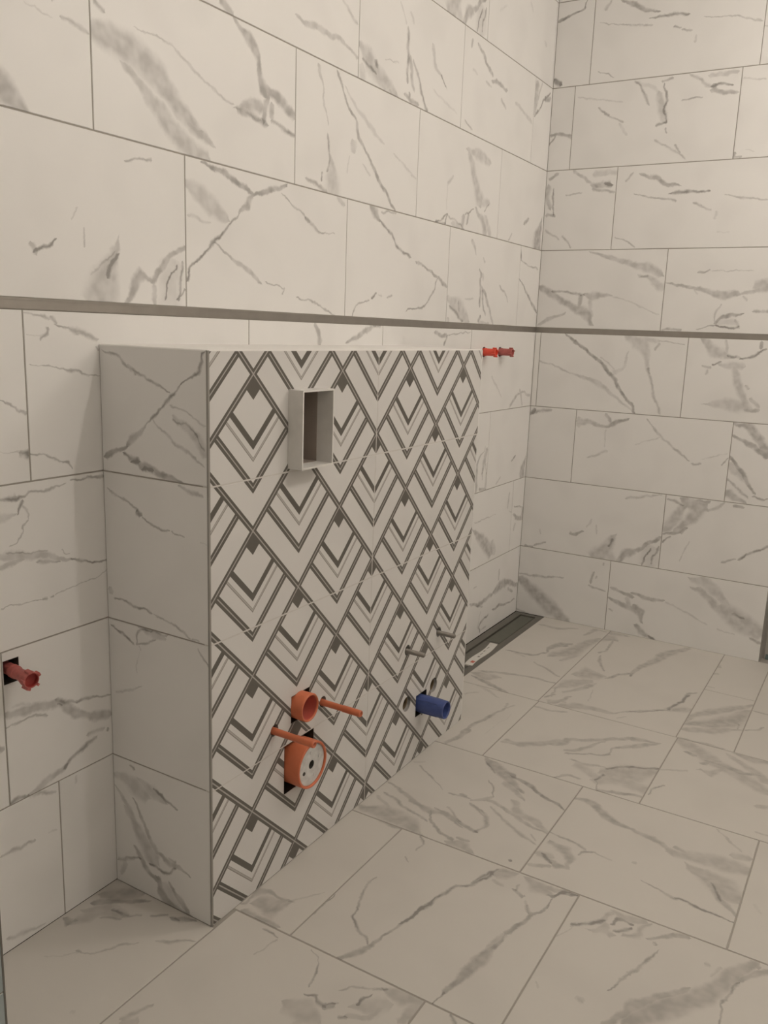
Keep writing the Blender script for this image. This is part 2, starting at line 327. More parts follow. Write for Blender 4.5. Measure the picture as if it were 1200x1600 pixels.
# ------------------------------------------------------------------ traced marble veins of every tile in view
# plane letter (A left wall, B back wall, S side of the half wall, F floor), strength %, then u,v,width in mm along the vein
VEIN_DATA = """
A35:-2449,1567,50.2 -2427,1545,53.6 -2402,1527,34 -2380,1519,9
A27:-2314,1692,6.7 -2284,1690,8.8 -2253,1685,7.4
A25:-2326,1710,4.7 -2316,1721,4.7
A12:-2383,1695,3.3 -2330,1689,3.4
A30:-2245,1696,54.6 -2194,1689,56.9 -2141,1679,66.2 -2092,1658,59.3 -2059,1631,46.2 -2024,1606,38 -1982,1578,32.9 -1939,1561,19.9
A27:-2169,1652,19.1 -2126,1624,23.8 -2085,1593,36.9 -2042,1560,45.2 -2002,1537,41.4 -1949,1528,32.2
A35:-2240,1742,10.4 -2215,1731,10.5
A20:-2147,1724,2.9 -2099,1727,3.1 -2057,1722,3.7 -1995,1697,4
A20:-2044,1716,5.6 -2008,1699,5.6 -1943,1673,5.6 -1899,1658,5.5 -1868,1653,5.3
A40:-1863,1825,9.5 -1816,1798,30.2 -1788,1773,22.6 -1782,1751,17.4 -1771,1721,26.3 -1759,1697,35.2
A38:-1759,1710,20.4 -1713,1701,27 -1648,1673,29.3
A35:-1748,1700,20.2 -1759,1670,20.9 -1764,1642,21.7
A30:-1736,1682,23.3 -1736,1655,23.4
A30:-1863,1647,6.2 -1815,1664,25.8 -1770,1668,34.5
A35:-1858,1645,10.3 -1804,1645,11.1 -1747,1635,12
A40:-1736,1648,10.3 -1688,1640,10.8 -1647,1631,11.3
A36:-2010,1584,10.8 -1982,1578,13.8 -1963,1579,6.5
A35:-1908,1848,18.7 -1888,1836,18.4 -1868,1827,18
A25:-1648,1893,7 -1611,1888,13 -1554,1893,13.2 -1513,1889,12.1 -1476,1894,11.8 -1403,1879,8.7 -1382,1869,16
A20:-1457,1987,8.3 -1427,1969,8.2 -1386,1949,8.2
A26:-1374,1907,24.8 -1331,1885,59.9 -1286,1860,52.5 -1217,1839,42.7 -1187,1830,23.7
A35:-1362,1877,9 -1319,1865,9.3 -1291,1856,9.5
A50:-1299,1891,21.1 -1287,1876,21.2
A15:-1361,1857,41.4 -1359,1831,41.6
A40:-1217,1834,13.4 -1199,1824,13.5
A20:-1250,1907,4.2 -1176,1913,4.3
A38:-1130,2016,12.1 -1128,1994,12 -1129,1969,12.2 -1124,1940,12.1 -1126,1895,12 -1124,1873,12.3
A30:-1115,1948,18.7 -1104,1923,18.9 -1097,1885,19 -1086,1865,18.7
A30:-1099,1944,9.1 -1065,1910,9.6 -1043,1878,10
A15:-1176,2070,6.9 -1137,2022,7
A20:-1122,2059,11.6 -1101,2038,11.7
A35:-1140,1843,17.3 -1109,1839,17.8 -1058,1831,18.4
A35:-1111,1856,12.4 -1109,1842,12.4
A42:-1067,1914,11 -1042,1876,11.1 -1026,1851,10.9 -1001,1824,10.7
A22:-983,2012,29.9 -962,1960,13.7 -915,1942,9.3 -885,1920,5.3
A30:-923,1947,7.7 -889,1922,7.8
A10:-971,1896,8.8 -809,1862,9.3
A30:-720,2103,15.5 -725,2079,15.5
A36:-684,2101,14.1 -626,2075,15.3 -600,2055,15 -554,2039,13.5
A36:-562,2022,13.9 -503,2026,15.8 -431,2017,17.7
A20:-607,2004,9.6 -558,1998,9.8
A22:-477,1983,11.6 -432,1959,11.8
A18:-353,2000,13.5 -189,1967,14.1
A12:-709,2018,9.3 -672,2013,9.4
A25:-749,1857,7.8 -694,1837,7.9
A30:-156,2110,44.4 -170,2008,44.5
A25:-109,2121,14.6 -146,2059,14.5
A50:-169,1992,8.7 -116,2033,9.6 -75,2075,9 -18,2109,7.7
A35:-74,2071,20.8 -14,2089,21.1
A28:-2178,1486,5.6 -2142,1494,5.7 -2109,1498,5.9
A30:-2390,1313,13.2 -2383,1297,13.3
A50:-2388,1298,5.8 -2366,1310,6.4 -2349,1319,5.5 -2340,1328,4
A22:-2292,1386,3.9 -2302,1363,3.9
A22:-2278,1349,4.3 -2279,1321,4.3
A26:-2201,1337,7.3 -2216,1300,36.2 -2233,1261,69.4 -2246,1213,107.3
A36:-2200,1314,8.7 -2220,1288,8.9 -2229,1270,9.3
A15:-2208,1319,4.4 -2267,1268,4.3
A36:-2187,1225,10.6 -2162,1256,28.3 -2140,1279,27.5 -2110,1272,16.6
A38:-2115,1269,14 -2088,1292,13 -2061,1323,10.5 -2019,1347,13.5
A45:-2043,1305,3.9 -2066,1275,4.1 -2076,1246,4.3 -2081,1228,4.3
A35:-2029,1313,6.4 -2034,1274,6.4 -2039,1234,6.4
A25:-2111,1263,13.1 -2105,1225,13.2
A40:-2020,1261,4.8 -2044,1234,4.7
A12:-2061,1307,76.4 -2067,1220,77
A45:-1969,1519,6.5 -1909,1511,10.4 -1865,1497,18 -1799,1483,10.9
A42:-1804,1479,9.5 -1767,1488,12.9 -1712,1504,11.9 -1678,1517,8.2
A36:-1804,1477,13.1 -1820,1453,23.4 -1845,1437,10.3
A44:-1845,1433,5.9 -1875,1408,6 -1905,1379,5 -1936,1360,8.5 -1948,1344,4.9 -1985,1322,6.2 -2005,1299,6.3 -2015,1274,8.4
A22:-2014,1471,20.8 -1978,1458,40.3 -1933,1435,45.6 -1890,1415,23
A15:-2010,1407,6 -1984,1407,6.3 -1938,1400,6.6
A28:-1929,1361,5.3 -1875,1334,6.1 -1819,1313,14.3 -1770,1283,6
A28:-1754,1289,4.2 -1708,1286,4.3 -1682,1279,4.6
A30:-1679,1281,6.2 -1691,1263,6.2
A30:-1636,1260,4.5 -1560,1251,4.7 -1486,1231,5.1 -1461,1221,5.5
A30:-1695,1496,4.5 -1653,1475,5.3 -1604,1457,5.4 -1585,1445,10.9 -1533,1426,4.8 -1473,1427,3
A35:-1598,1454,12.7 -1585,1443,12.8
A20:-1463,1519,14.2 -1427,1505,14.5
A22:-1557,1813,13.2 -1539,1777,7.8 -1529,1727,5.6 -1508,1687,5.6
A36:-1513,1665,9.1 -1506,1636,9.2 -1502,1606,9.2
A30:-1502,1609,7.3 -1512,1577,7.3
A42:-1529,1571,5.3 -1534,1549,5.3
A20:-1494,1604,23.2 -1486,1569,58.1 -1485,1525,92.8
A32:-1602,1547,10.2 -1558,1539,10.6 -1513,1527,11
A40:-1474,1817,13.1 -1456,1798,9.2 -1443,1773,6.8 -1412,1741,8.6 -1390,1727,7 -1379,1701,18.5 -1365,1678,14.6 -1332,1655,6.6 -1290,1617,12.4 -1240,1578,10 -1196,1546,10.1 -1165,1522,10.4
A25:-1382,1700,17.8 -1365,1676,18
A15:-1438,1793,4.1 -1401,1765,7.9 -1343,1737,14.3 -1290,1712,14.3 -1241,1692,6.7
A14:-1191,1678,6.5 -1124,1655,6.7 -1053,1631,6.8
A20:-1084,1637,8.2 -1049,1632,8.3
A18:-1396,1666,37 -1389,1648,37.1
A14:-1412,1631,6.8 -1422,1588,6.8
A15:-1343,1624,6.4 -1309,1597,6.5
A23:-721,1775,12.9 -621,1773,41.4 -536,1764,29.8
A24:-700,1767,36.1 -664,1713,40.3 -626,1658,45.8 -601,1628,81
A20:-601,1628,37.4 -528,1634,38.2
A30:-527,1630,6.6 -566,1600,6.5
A40:-648,1599,6.6 -714,1572,6.5
A36:-686,1580,12.9 -696,1542,12.9
A30:-724,1567,28 -729,1530,28.1
A30:-628,1600,13.7 -572,1569,32.7 -545,1530,57.5
A20:-553,1584,35.5 -502,1530,36.1
A40:-840,1560,5.8 -886,1535,5.5 -928,1519,5.1
A36:-839,1558,9.4 -854,1527,9.4
A25:-919,1522,15.2 -850,1528,15.6
A25:-834,1553,6.4 -768,1542,6.9 -708,1524,7.4
A18:-805,1533,25.4 -719,1527,26.1
A18:-812,1677,11.4 -845,1649,11.3
A10:-845,1649,8.8 -845,1571,8.9
A42:-155,1629,15.4 -202,1600,15.2
A22:-308,1556,9.2 -340,1529,9.2
A40:-20,1636,12.1 -50,1574,77.8 -53,1520,123.1
A36:-1298,1520,24.9 -1274,1506,35 -1256,1491,23.2
A42:-1251,1492,8 -1208,1471,8.2 -1171,1452,8.3 -1151,1430,10.2 -1118,1415,8.8 -1066,1404,9.1
A36:-1032,1395,8.8 -977,1386,8 -933,1374,7.1 -880,1358,10.7 -818,1335,17.2
A30:-1241,1513,6.8 -1158,1524,7
A36:-884,1354,7.5 -906,1320,7.1 -932,1292,6.1 -966,1271,6.3 -1020,1256,6 -1086,1250,5.7
A44:-1255,1294,7.3 -1283,1274,7.2
A34:-1294,1270,5 -1354,1254,5.3 -1369,1237,7.2 -1382,1219,7.4
A15:-1243,1286,6.1 -1225,1284,6.2
A22:-1171,1289,5.4 -1195,1276,5.4
A26:-648,1500,15.1 -624,1481,12.9 -608,1454,6.3
A22:-550,1449,9.5 -534,1436,9.5
A38:-571,1411,12.9 -559,1390,14.2 -566,1372,14.2 -556,1332,14.2 -558,1281,14.3
A20:-550,1391,22.7 -540,1377,22.8
A32:-543,1340,12.3 -526,1278,11.8 -504,1257,10
A34:-550,1354,13.5 -503,1313,14.5 -469,1269,11 -433,1221,12.9
A40:-545,1252,17.5 -564,1232,17.5
A20:-564,1229,14.9 -471,1224,15.3
A26:-397,1364,6.5 -333,1336,8.9 -308,1310,4.8
A22:-806,1298,24.1 -732,1277,64.2 -652,1234,51.7
A32:-795,1274,10.4 -754,1259,11.1 -685,1226,11.6
A42:-729,1288,26.7 -723,1267,26.8
A25:-799,1233,23.3 -797,1216,23.3
A16:-677,1302,5.7 -610,1307,5.8
A38:-217,1513,16.6 -204,1471,16.7
A25:-199,1471,4.8 -118,1454,6.2 -26,1453,12.6
A36:-208,1403,6.8 -134,1359,9.9 -69,1317,13 -3,1277,12.9
A36:-892,1186,14 -839,1179,13.9 -800,1177,13.9
A30:-800,1177,4.4 -745,1185,4.3 -621,1193,4.4
A38:-800,1174,10.9 -817,1149,10.8
B42:118,2430,7.6 100,2395,5.9 38,2376,9.9 3,2361,14.4
B25:203,2406,11.9 185,2377,11.9
B38:244,2403,10.4 286,2385,13.7 328,2364,13.8 388,2346,4.6
B42:492,2324,8.3 428,2331,9.7 383,2329,7.4 351,2329,3.7
B22:168,2336,2.4 259,2319,4.8 366,2303,7.2
B35:439,2288,8.3 468,2283,8.2
B27:472,2275,8 505,2265,8
B15:525,2251,9 524,2230,9
B25:543,2310,3.5 679,2289,4.5 739,2269,7.6
B27:176,2172,4.8 219,2154,4.8 237,2143,4.8
B45:-3,2158,25 35,2138,24.9
B32:317,2122,8.5 347,2093,8.6 367,2059,8.8 380,2032,8.9
B12:324,2114,18.6 388,2095,18 411,2067,18.1
B22:410,2074,32.1 429,2014,32.4 441,1969,32.7
B40:427,2104,6.4 442,2052,6.7 437,2007,6.7 447,1968,6.5
B30:416,2111,9.2 459,2116,9.2
B38:414,1961,10.9 447,1968,10.8
B25:443,1949,6.3 451,1932,6.3
B38:189,2039,8.8 235,2009,8.8
B25:236,2005,8.8 288,1981,8.8
B12:274,1976,12.7 305,1940,12.7
B22:412,1909,8.6 477,1872,8.5 527,1840,8.5
B25:489,1888,8.7 505,1861,8.7
B30:494,2037,6.5 565,2045,6.5
B14:105,2087,6.6 281,2054,6.4
B25:518,2123,11.5 594,2075,11.4
B20:583,2113,18.9 680,2115,18.6
B42:594,2075,9.1 637,2082,8.7 669,2073,8.2
B34:595,2062,15.6 640,2051,15.7 685,2047,15.8
B36:599,2080,18.3 605,2061,18.3
B38:2,1960,11 55,1956,12.1 90,1943,19.7
B40:25,1951,7.9 1,1922,8
B40:690,1830,13.5 697,1848,13.5
B30:699,1833,6.3 721,1831,6.2
B38:13,1793,15.7 43,1810,15.6
B28:10,1772,24.2 10,1721,23.8 25,1684,23
B40:31,1763,6.4 35,1705,6.4 39,1661,6.4
B36:11,1659,14.7 43,1658,14.6
B20:11,1604,10.2 71,1565,10.1
B25:81,1580,8.8 125,1535,8.7
B26:109,1820,16.4 186,1770,16.3
B16:191,1805,28.3 280,1807,27.9
B32:187,1763,32.6 262,1763,32.2
B40:194,1766,16.3 210,1758,16.3
B40:239,1767,9.6 266,1763,9.6
B25:188,1749,11.1 280,1734,11
B26:85,1731,5.9 151,1738,5.8
B25:317,1770,9.2 343,1800,9.2
B38:369,1794,11.9 427,1778,15.6 465,1756,19.5 522,1743,5.2
B44:629,1720,9.2 551,1724,10.8 496,1720,9.6 479,1718,4.1
B30:354,1722,4.1 456,1704,6.7 513,1695,8
B34:576,1683,9.1 604,1676,9.1
B22:604,1673,8.9 639,1658,8.9
B14:660,1648,9.6 656,1621,9.6
B25:680,1705,3.9 747,1694,7.7 831,1682,6.3
B26:295,1568,5.5 348,1549,5.5 372,1531,5.4
B10:668,1579,5.4 708,1578,5.3
B27:205,1514,8.8 285,1494,17.3 363,1472,21.5 440,1453,35.2 487,1428,41.7
B22:405,1428,18.6 436,1420,18.3 492,1381,41.8
B20:409,1425,8.7 436,1423,8.6
B34:2,1381,30.8 46,1362,27.7 81,1339,23 158,1302,30.3 209,1280,45.5 232,1242,23.2
B30:54,1366,9.3 120,1363,9.1 194,1352,9
B28:179,1348,24.4 174,1302,24.5
B30:194,1356,12 219,1348,37.8 297,1353,10.5
B20:220,1333,23.9 226,1265,24
B16:298,1349,5.9 361,1335,5.8 424,1310,5.8 494,1282,5.7
B28:9,1232,16.4 54,1257,12.9 119,1281,9.5
B34:615,1437,7.2 650,1442,7.2 660,1447,7.3
B20:664,1444,4.2 813,1444,4.1
B32:512,1399,7.1 578,1389,8.4 643,1375,16.6 708,1358,27.8 769,1362,28
B28:769,1362,11.4 814,1373,18.3 866,1384,41.8
B25:819,1390,42.2 876,1404,41.8
B15:608,1375,6.8 624,1360,6.8
B25:711,1326,7.2 694,1291,7.1 694,1262,7
B44:695,1255,14.7 723,1281,13.1 790,1293,8.5
B20:783,1352,9.1 798,1338,9.1
B30:822,1304,11.1 888,1305,11
B30:630,1235,5.8 699,1248,5.8
B50:699,1248,7 741,1241,7.1 782,1247,7.1
B22:765,1271,13.2 782,1243,13.2
B28:507,1229,10.3 580,1230,10.2
B12:704,1262,28.5 773,1264,28.2
B46:128,1202,9.6 182,1164,11.2 253,1115,11.1 324,1051,17.4 370,986,11.1 415,942,11 438,904,11
B30:332,1048,19 351,1025,19
B16:277,1116,7.9 338,1072,7.8
B15:340,1056,32.3 378,1082,11.3 388,1137,6.4
B20:15,1091,8.2 86,1074,6.5 175,1039,6.5 270,1016,24 348,965,11.1 425,915,7.9
B15:261,1019,28.8 313,991,28.7
B20:375,1199,22.8 432,1177,67.7 459,1132,33.6 473,1071,13.9
B16:423,1185,23.1 500,1188,22.8
B25:501,1176,12.5 488,1153,12.6
B25:468,1086,12.3 485,1033,9.2 507,964,9.2 532,907,12.3
B25:500,1188,7.5 599,1175,4.5
B25:664,1194,35.4 704,1158,49.8 756,1139,21.6 799,1133,10.1
B20:742,1197,16.9 747,1153,17
B30:755,1142,10.1 784,1136,10.1
B42:799,1130,7.4 839,1143,10.3 884,1170,7.3
B36:864,1194,16.3 867,1173,16.3
B45:706,1103,7.6 733,1121,7.5
B30:667,1097,7.5 703,1095,7.4
B20:690,1087,10.4 684,1072,10.4
B20:731,1108,14.8 774,1106,32.3 816,1105,29.1
B24:782,1096,34.7 803,1038,34.7 826,987,27.8 841,951,41.7
B25:830,1039,9.6 839,1025,9.6
B20:692,962,7.6 761,964,44.9 818,961,51.7 855,952,36.5
B30:834,947,19.4 883,951,19.2
B20:850,989,14 881,962,14
B42:0,868,17.7 22,887,17.7
B30:9,873,12.2 59,886,12.1 94,893,12
B28:209,851,42.3 257,855,20.2 326,840,10
B42:326,840,10 358,860,21.6 414,881,13.1
B30:321,894,13.4 341,863,13.4
B20:215,835,26.2 212,868,26.1
B14:327,828,6.8 329,761,6.8
B20:343,747,11.7 286,718,10.1 261,710,5.1
B14:449,781,6.6 542,819,6.5
B25:483,887,6.4 541,827,8 610,773,7.9 660,738,6.3
B30:669,729,8 704,731,8
B12:705,751,4.8 792,784,4.7
B30:779,735,6.1 798,765,6.1
B36:809,895,12.3 853,891,29.7 894,849,36 932,798,50.2
B40:803,852,7.6 853,829,18.1 906,803,22.3 933,783,29.4
B42:804,773,12 843,726,22.3 877,683,14.8 904,639,10.3
B20:808,738,38 869,690,37.8
B25:802,690,9.2 884,621,9.1
B32:809,635,47.1 872,603,15.6
B36:898,630,7.8 935,623,7.8 952,630,7.7
B20:430,564,12.1 489,576,8.6 570,595,5.1
B40:214,385,14.7 242,384,14.3 268,402,8.8
B15:304,457,8.7 284,423,8.8
B14:323,438,7.1 326,402,7.2
B14:82,383,7.8 88,365,7.8
B32:59,306,9.2 115,332,9.1
B35:20,298,15.1 54,301,15
B26:402,400,25.6 372,346,60.2 332,294,104
B30:395,386,12 380,356,12
B18:373,337,55.1 403,297,55
B34:420,300,17.1 460,342,42.6 493,357,25.9
B38:494,353,22 540,396,16.8 588,425,16.8
B42:551,375,6.6 530,328,6.6 520,304,6.7
B36:583,389,8.2 563,342,8.2 557,310,8.3
B13:543,374,92.6 549,309,92.9
B30:593,581,10.2 630,577,10.1 655,564,10.1
B30:653,589,50.3 695,569,58.6 735,566,50
B30:734,574,55.6 692,518,48.3 634,458,24.6
B28:601,462,49 636,518,48.4 655,564,32
B30:634,531,11.5 693,586,16.4 755,594,16.5
B40:594,443,10.3 635,450,13.5 680,478,11.5
B25:684,479,6.5 659,453,6.5
B42:590,408,8.3 620,434,8.3
B22:736,554,8.3 781,569,19.4 802,592,11
B32:841,585,16.3 871,585,16.3
B15:694,425,6.4 662,341,6.4
B28:820,364,8.2 872,386,8.2
B42:879,385,9.5 921,419,7.9 977,453,7.9
B27:0,174,7.8 88,174,9.5 202,187,5.6
B34:11,152,41.2 74,106,61.4 157,45,71 237,-6,60.3
B30:23,130,10.3 107,64,20.5 189,3,14.2
B27:328,238,10.7 323,186,10.7
B20:343,213,8.7 347,223,8.7
B25:368,286,8.7 365,272,8.7
B25:315,175,9.4 389,162,9.4
B34:405,183,11.2 477,169,12.9 503,161,18.5
B32:493,177,18.3 563,168,21.7 622,171,14.2
B32:400,136,9.4 464,121,22.4 526,106,37
B24:478,156,26.5 486,121,26.5
B35:507,125,37.2 535,104,36.1 543,64,17.4
B15:631,168,7.2 700,142,7.2 794,104,7.1
B34:523,46,27.8 543,23,33.8 597,0,15
B36:579,12,11.2 605,2,11.2
B20:408,96,9.5 423,85,9.5
B20:710,280,8.7 758,280,52 818,240,42.4 862,197,33.5
B26:722,243,14 754,241,26.1 798,206,34.2 842,167,42.5
B25:840,184,77.5 907,145,85.8 988,111,76.6
B25:881,170,12.1 921,157,12
B40:953,86,12.1 992,73,12
B12:834,95,7 898,87,7
B25:1,14,10.3 63,-3,10.2
A30:-435,766,6.9 -478,739,9.7 -496,709,17.3 -502,666,34.6 -499,602,28.7
A30:-417,759,35.4 -434,717,29.6 -451,670,17.8
A22:-421,708,11.2 -409,664,11.2
A25:-451,670,10.6 -441,644,10.7
A20:-409,664,24.4 -412,605,24.4
A35:-471,611,12.4 -406,604,12.6
A42:-129,701,9.7 -167,684,9.7
A25:-270,637,9.1 -309,608,9
A36:-14,686,7.1 -35,645,51.1 -42,605,81.3
A22:-165,554,15.4 -174,488,15.4
A36:-106,488,6.4 -11,470,6.6
A36:-10,467,15 -11,431,15
A36:-106,450,11.7 -61,431,22 -1,418,30.3
A25:-151,474,5.5 -100,457,5.5
A20:-78,409,21 -95,384,21
A20:-500,484,6.6 -413,484,5.7 -290,486,3
A34:-496,453,17.7 -413,402,57.1 -317,330,74.8
A20:-317,372,48.1 -284,323,48.6
A36:-219,239,10.9 -219,194,10.9
A36:-265,153,24.5 -207,164,50 -126,161,30.9 -6,123,27.9
A30:-107,131,19.3 -60,102,19.5
A20:-28,126,23 3,112,23.2
A34:-277,148,15.4 -333,141,21.7 -394,138,20.5 -491,156,10.5
A25:-423,135,10.1 -366,117,10.3
A40:-25,64,5.2 -110,63,9.8 -194,77,13.8 -266,76,10.3
A42:-303,70,8.6 -364,57,10.2 -398,40,10.5
A40:-398,40,11.7 -376,14,11.8
A20:-365,19,7.6 -322,23,7.6
A20:-435,222,6.2 -464,216,6.1
A15:-383,103,6.7 -404,41,6.7
A25:-2410,1195,2.9 -2381,1193,5.1 -2358,1186,6.6
A28:-2356,1190,7.6 -2348,1178,7.6
A34:-2349,1175,3.4 -2325,1175,5.2 -2304,1170,11.3 -2282,1162,11.7 -2255,1151,9.5
A34:-2364,1171,7.6 -2365,1163,5.5 -2380,1153,4.3
A30:-2302,1164,6.7 -2291,1162,6.7
A15:-2412,1159,2 -2372,1159,2.1
A32:-2407,1111,1.7 -2370,1106,1.7 -2345,1103,3.1 -2324,1096,5.8 -2291,1090,3.1 -2252,1084,3.2
A34:-2475,1050,2.9 -2448,1037,3.8 -2417,1022,4.8
A20:-2476,960,2.1 -2446,956,3 -2419,952,12.9
A36:-2436,952,10.6 -2418,948,10.7
A30:-2417,954,4.3 -2387,943,3.1 -2348,932,5.4
A36:-2348,932,4.5 -2335,927,6.1 -2325,912,3.5
A35:-2261,1137,5.1 -2253,1131,5.1
A44:-2482,877,8.6 -2467,877,8.6 -2451,876,6.5 -2431,875,5.3
A30:-2467,879,8.6 -2453,879,8.7
A36:-2434,875,5.5 -2411,881,5.9 -2377,883,4.6 -2340,889,2.4
A40:-2328,891,3.7 -2301,891,4.7 -2272,891,4.8 -2248,890,9.6
A44:-2437,868,10 -2445,854,6 -2448,844,2.5
A26:-2435,861,4.5 -2425,846,3.8 -2425,835,3
A30:-2426,833,3 -2439,822,3.6 -2440,811,3.1 -2451,798,2.5 -2466,790,3.9
A20:-2484,843,25.4 -2470,841,17.6 -2455,845,6.9
A28:-2493,778,6.4 -2465,772,24 -2428,766,17.7 -2384,755,11.2 -2331,738,5.5
A22:-2474,780,3 -2389,765,3.2
A25:-2490,755,13.5 -2466,757,13.8 -2441,760,7
A36:-2416,750,5.8 -2390,745,6.9 -2364,742,3.8
A44:-2336,739,4.6 -2314,733,5.1 -2291,726,3.3 -2249,719,4.9
A25:-2357,765,3.3 -2349,756,2.7 -2335,752,1.8
A30:-2490,678,2.8 -2456,680,2.3 -2407,675,1.9
A42:-2405,675,5.5 -2394,676,5.6
A40:-2386,678,6.6 -2378,679,6.6
A25:-2375,680,3 -2339,684,2 -2293,689,2.1 -2253,696,3.3
S45:81,929,5.1 113,921,17.4 144,916,14.8 181,906,9.7 222,899,4.6 269,898,3.6
S30:109,916,9.5 134,915,9.4
S28:201,895,3.9 228,890,8.8 260,881,7.3
S30:12,867,2.8 35,858,3.9 68,846,4.5 93,833,5.7
S50:90,832,13.2 103,824,13.2
S36:106,820,4.3 131,812,4.2 156,806,5 178,807,2.8
S27:184,806,3.4 215,803,3.4
S12:253,794,2.3 271,795,2.3
S25:6,662,14.4 12,653,14.4
S40:19,642,3.7 56,642,5.3 93,638,5.4 126,634,5.4
S28:129,633,3.3 167,625,3.9 205,614,5.8 226,602,5.4
S25:229,600,4.4 248,602,4.4
S42:10,584,3.7 41,574,6.3 71,559,6.5
S36:78,561,6.4 82,579,5.7 96,593,4.8 126,597,5
S36:78,560,4.9 105,567,6.2 132,583,4.7
S25:89,596,8.3 126,592,18.8 158,591,10.4
S26:76,598,4.2 119,598,6.8 165,598,5.1
S24:85,557,4.3 91,546,4.3
S12:88,543,3.2 79,495,3.3
S18:14,439,5 53,454,6.4 88,471,2.9
S34:245,587,3.2 254,575,4.5 269,559,4.4
S30:54,286,6.6 64,284,6.6
S22:5,252,9.3 38,251,32.7 69,242,45.2 97,232,45.6
S24:77,261,10.6 115,246,34.5 148,236,20.2
S36:118,256,4.9 155,241,7.5 188,231,4
S24:8,222,5.6 29,206,8 43,191,8.2 56,162,20.2 65,137,16.1
S34:61,212,5.6 81,177,6.4 104,135,12.1 128,107,16
S26:42,180,24.6 79,131,32.6 96,109,48.6 120,90,55.8
S36:7,49,10.8 41,64,7 74,77,5.3
S20:29,52,17.8 13,20,17.9
S38:57,103,10 78,79,16.6 101,54,16.2 126,44,19
S42:102,78,6.9 144,71,8.6 178,93,4.9
S34:131,108,10.8 158,99,13.5 192,98,9.9 215,91,4.9
S30:159,110,8 179,107,8
S42:126,50,15.6 132,30,28.3 149,8,27.9 183,-4,31.6 223,-6,16.5
S36:157,51,8 184,28,15.8 213,4,11.8
S18:146,38,48.2 183,8,47.8
A32:-1553,1199,13.7 -1535,1177,19.2 -1528,1150,29.4
A32:-1408,1151,7.7 -1344,1172,15.7 -1251,1203,11.3
A30:-1222,1203,10.3 -1264,1199,10.2
A16:-416,1034,9.1 -308,953,9.4
A32:-224,909,15 -178,942,13.1 -101,969,8.9
A27:-130,975,18.5 -91,911,18.7
A25:-114,965,10.7 -13,944,11.1 11,970,23.8
A34:-2498,481,14 -2459,473,21.7 -2420,467,21.8 -2385,457,18.3 -2352,434,15.7 -2318,408,14.2 -2254,386,25.5
A30:-2495,456,3.4 -2470,453,4 -2444,454,5 -2407,445,7.3
A28:-2387,465,11.4 -2362,453,9.5 -2337,446,7.4
A40:-2340,445,7 -2322,449,8.1 -2298,442,5.1 -2255,431,5.2
A30:-2385,456,5.4 -2374,449,5.4
A12:-2480,493,6.9 -2442,483,7.1
A30:-2265,358,8.6 -2268,354,8.6
A22:-2314,367,11.3 -2277,365,11.5
A38:-2293,350,9.4 -2315,346,9.6 -2351,333,7.8 -2375,320,9.8
A28:-2369,322,12.5 -2404,312,18.5 -2435,304,14.9 -2459,300,8.7
A42:-2459,300,7.7 -2482,304,10.8 -2498,300,8.7
A24:-2457,296,7.4 -2417,285,7.6 -2395,279,4.1
A30:-2512,420,13.2 -2503,416,13.2
A15:-2348,289,5.9 -2348,273,5.9
A27:-2520,205,6.6 -2494,204,8 -2449,202,4.7
A12:-2416,200,4.3 -2396,194,4.4
A20:-2521,28,9.8 -2484,19,11 -2438,4,3.2
F30:-2162,-282,16.7 -2120,-278,30 -2105,-301,19.8 -2105,-353,10.9
F30:-2145,-307,55 -2142,-339,70.9 -2113,-354,34.7
F32:-2183,-296,25.4 -2184,-330,25.1 -2185,-364,25.5 -2181,-386,17.5
F36:-2146,-342,13.3 -2119,-346,11.3 -2104,-354,10
F20:-2108,-359,8 -2072,-379,5.1 -2038,-401,3.1
F50:-2110,-423,4 -2074,-422,4.8 -2031,-421,3.3
F36:-2198,-362,5.6 -2200,-384,5.3 -2205,-405,5.1
F22:-2209,-408,4.1 -2242,-402,4.1 -2270,-393,4.2
F30:-1931,-465,4.3 -1969,-464,4.7 -2007,-475,5.7 -2042,-488,6.2
F40:-2038,-485,5.5 -2075,-501,5.3 -2093,-519,7 -2106,-542,6.3 -2121,-560,6
F40:-2190,-537,8.2 -2163,-553,17.8 -2129,-565,11.9 -2094,-576,6.3 -2061,-583,5.5 -2024,-592,7.1 -1987,-598,8 -1923,-610,6.6
F32:-2192,-478,3.4 -2203,-501,3.3 -2215,-513,3.1
F36:-2215,-513,3.9 -2245,-522,3.8 -2277,-532,3.7
F26:-2254,-584,5.4 -2230,-603,5.5 -2213,-635,5.5
F42:-2296,-538,5.3 -2289,-555,6.9 -2299,-569,9.7 -2297,-585,10.6
F22:-2332,-525,42.6 -2325,-556,53.9 -2332,-585,37.6
F36:-2301,-585,14.4 -2287,-593,14.2 -2283,-593,13.1
F25:-2302,-571,6 -2276,-599,6
F46:-2259,-629,6.7 -2243,-633,8.4 -2228,-641,5.1
F20:-2268,-628,22.3 -2256,-654,44.5 -2233,-675,44.1
F28:-2217,-637,7.8 -2200,-655,7.8
F25:-2204,-657,22.8 -2201,-690,45.2 -2198,-728,29.7
F34:-2308,-614,10.8 -2299,-628,10.8
F24:-2296,-626,14.5 -2277,-661,10.7 -2252,-673,8.2
F25:-2252,-713,21.8 -2218,-719,22.7 -2198,-728,17
F18:-2366,-559,20.3 -2334,-569,20.6
F46:-2036,-587,6.4 -2008,-594,7.3 -1979,-601,7.4 -1950,-608,7.4 -1899,-617,9.3 -1871,-626,8.8 -1848,-646,8 -1809,-667,7.5 -1769,-680,9.1
F28:-1770,-684,34.8 -1758,-703,40.7 -1746,-721,23.3
F20:-1793,-687,15.4 -1802,-714,15.2
F34:-1800,-736,7.7 -1814,-764,12.5 -1806,-767,5.7
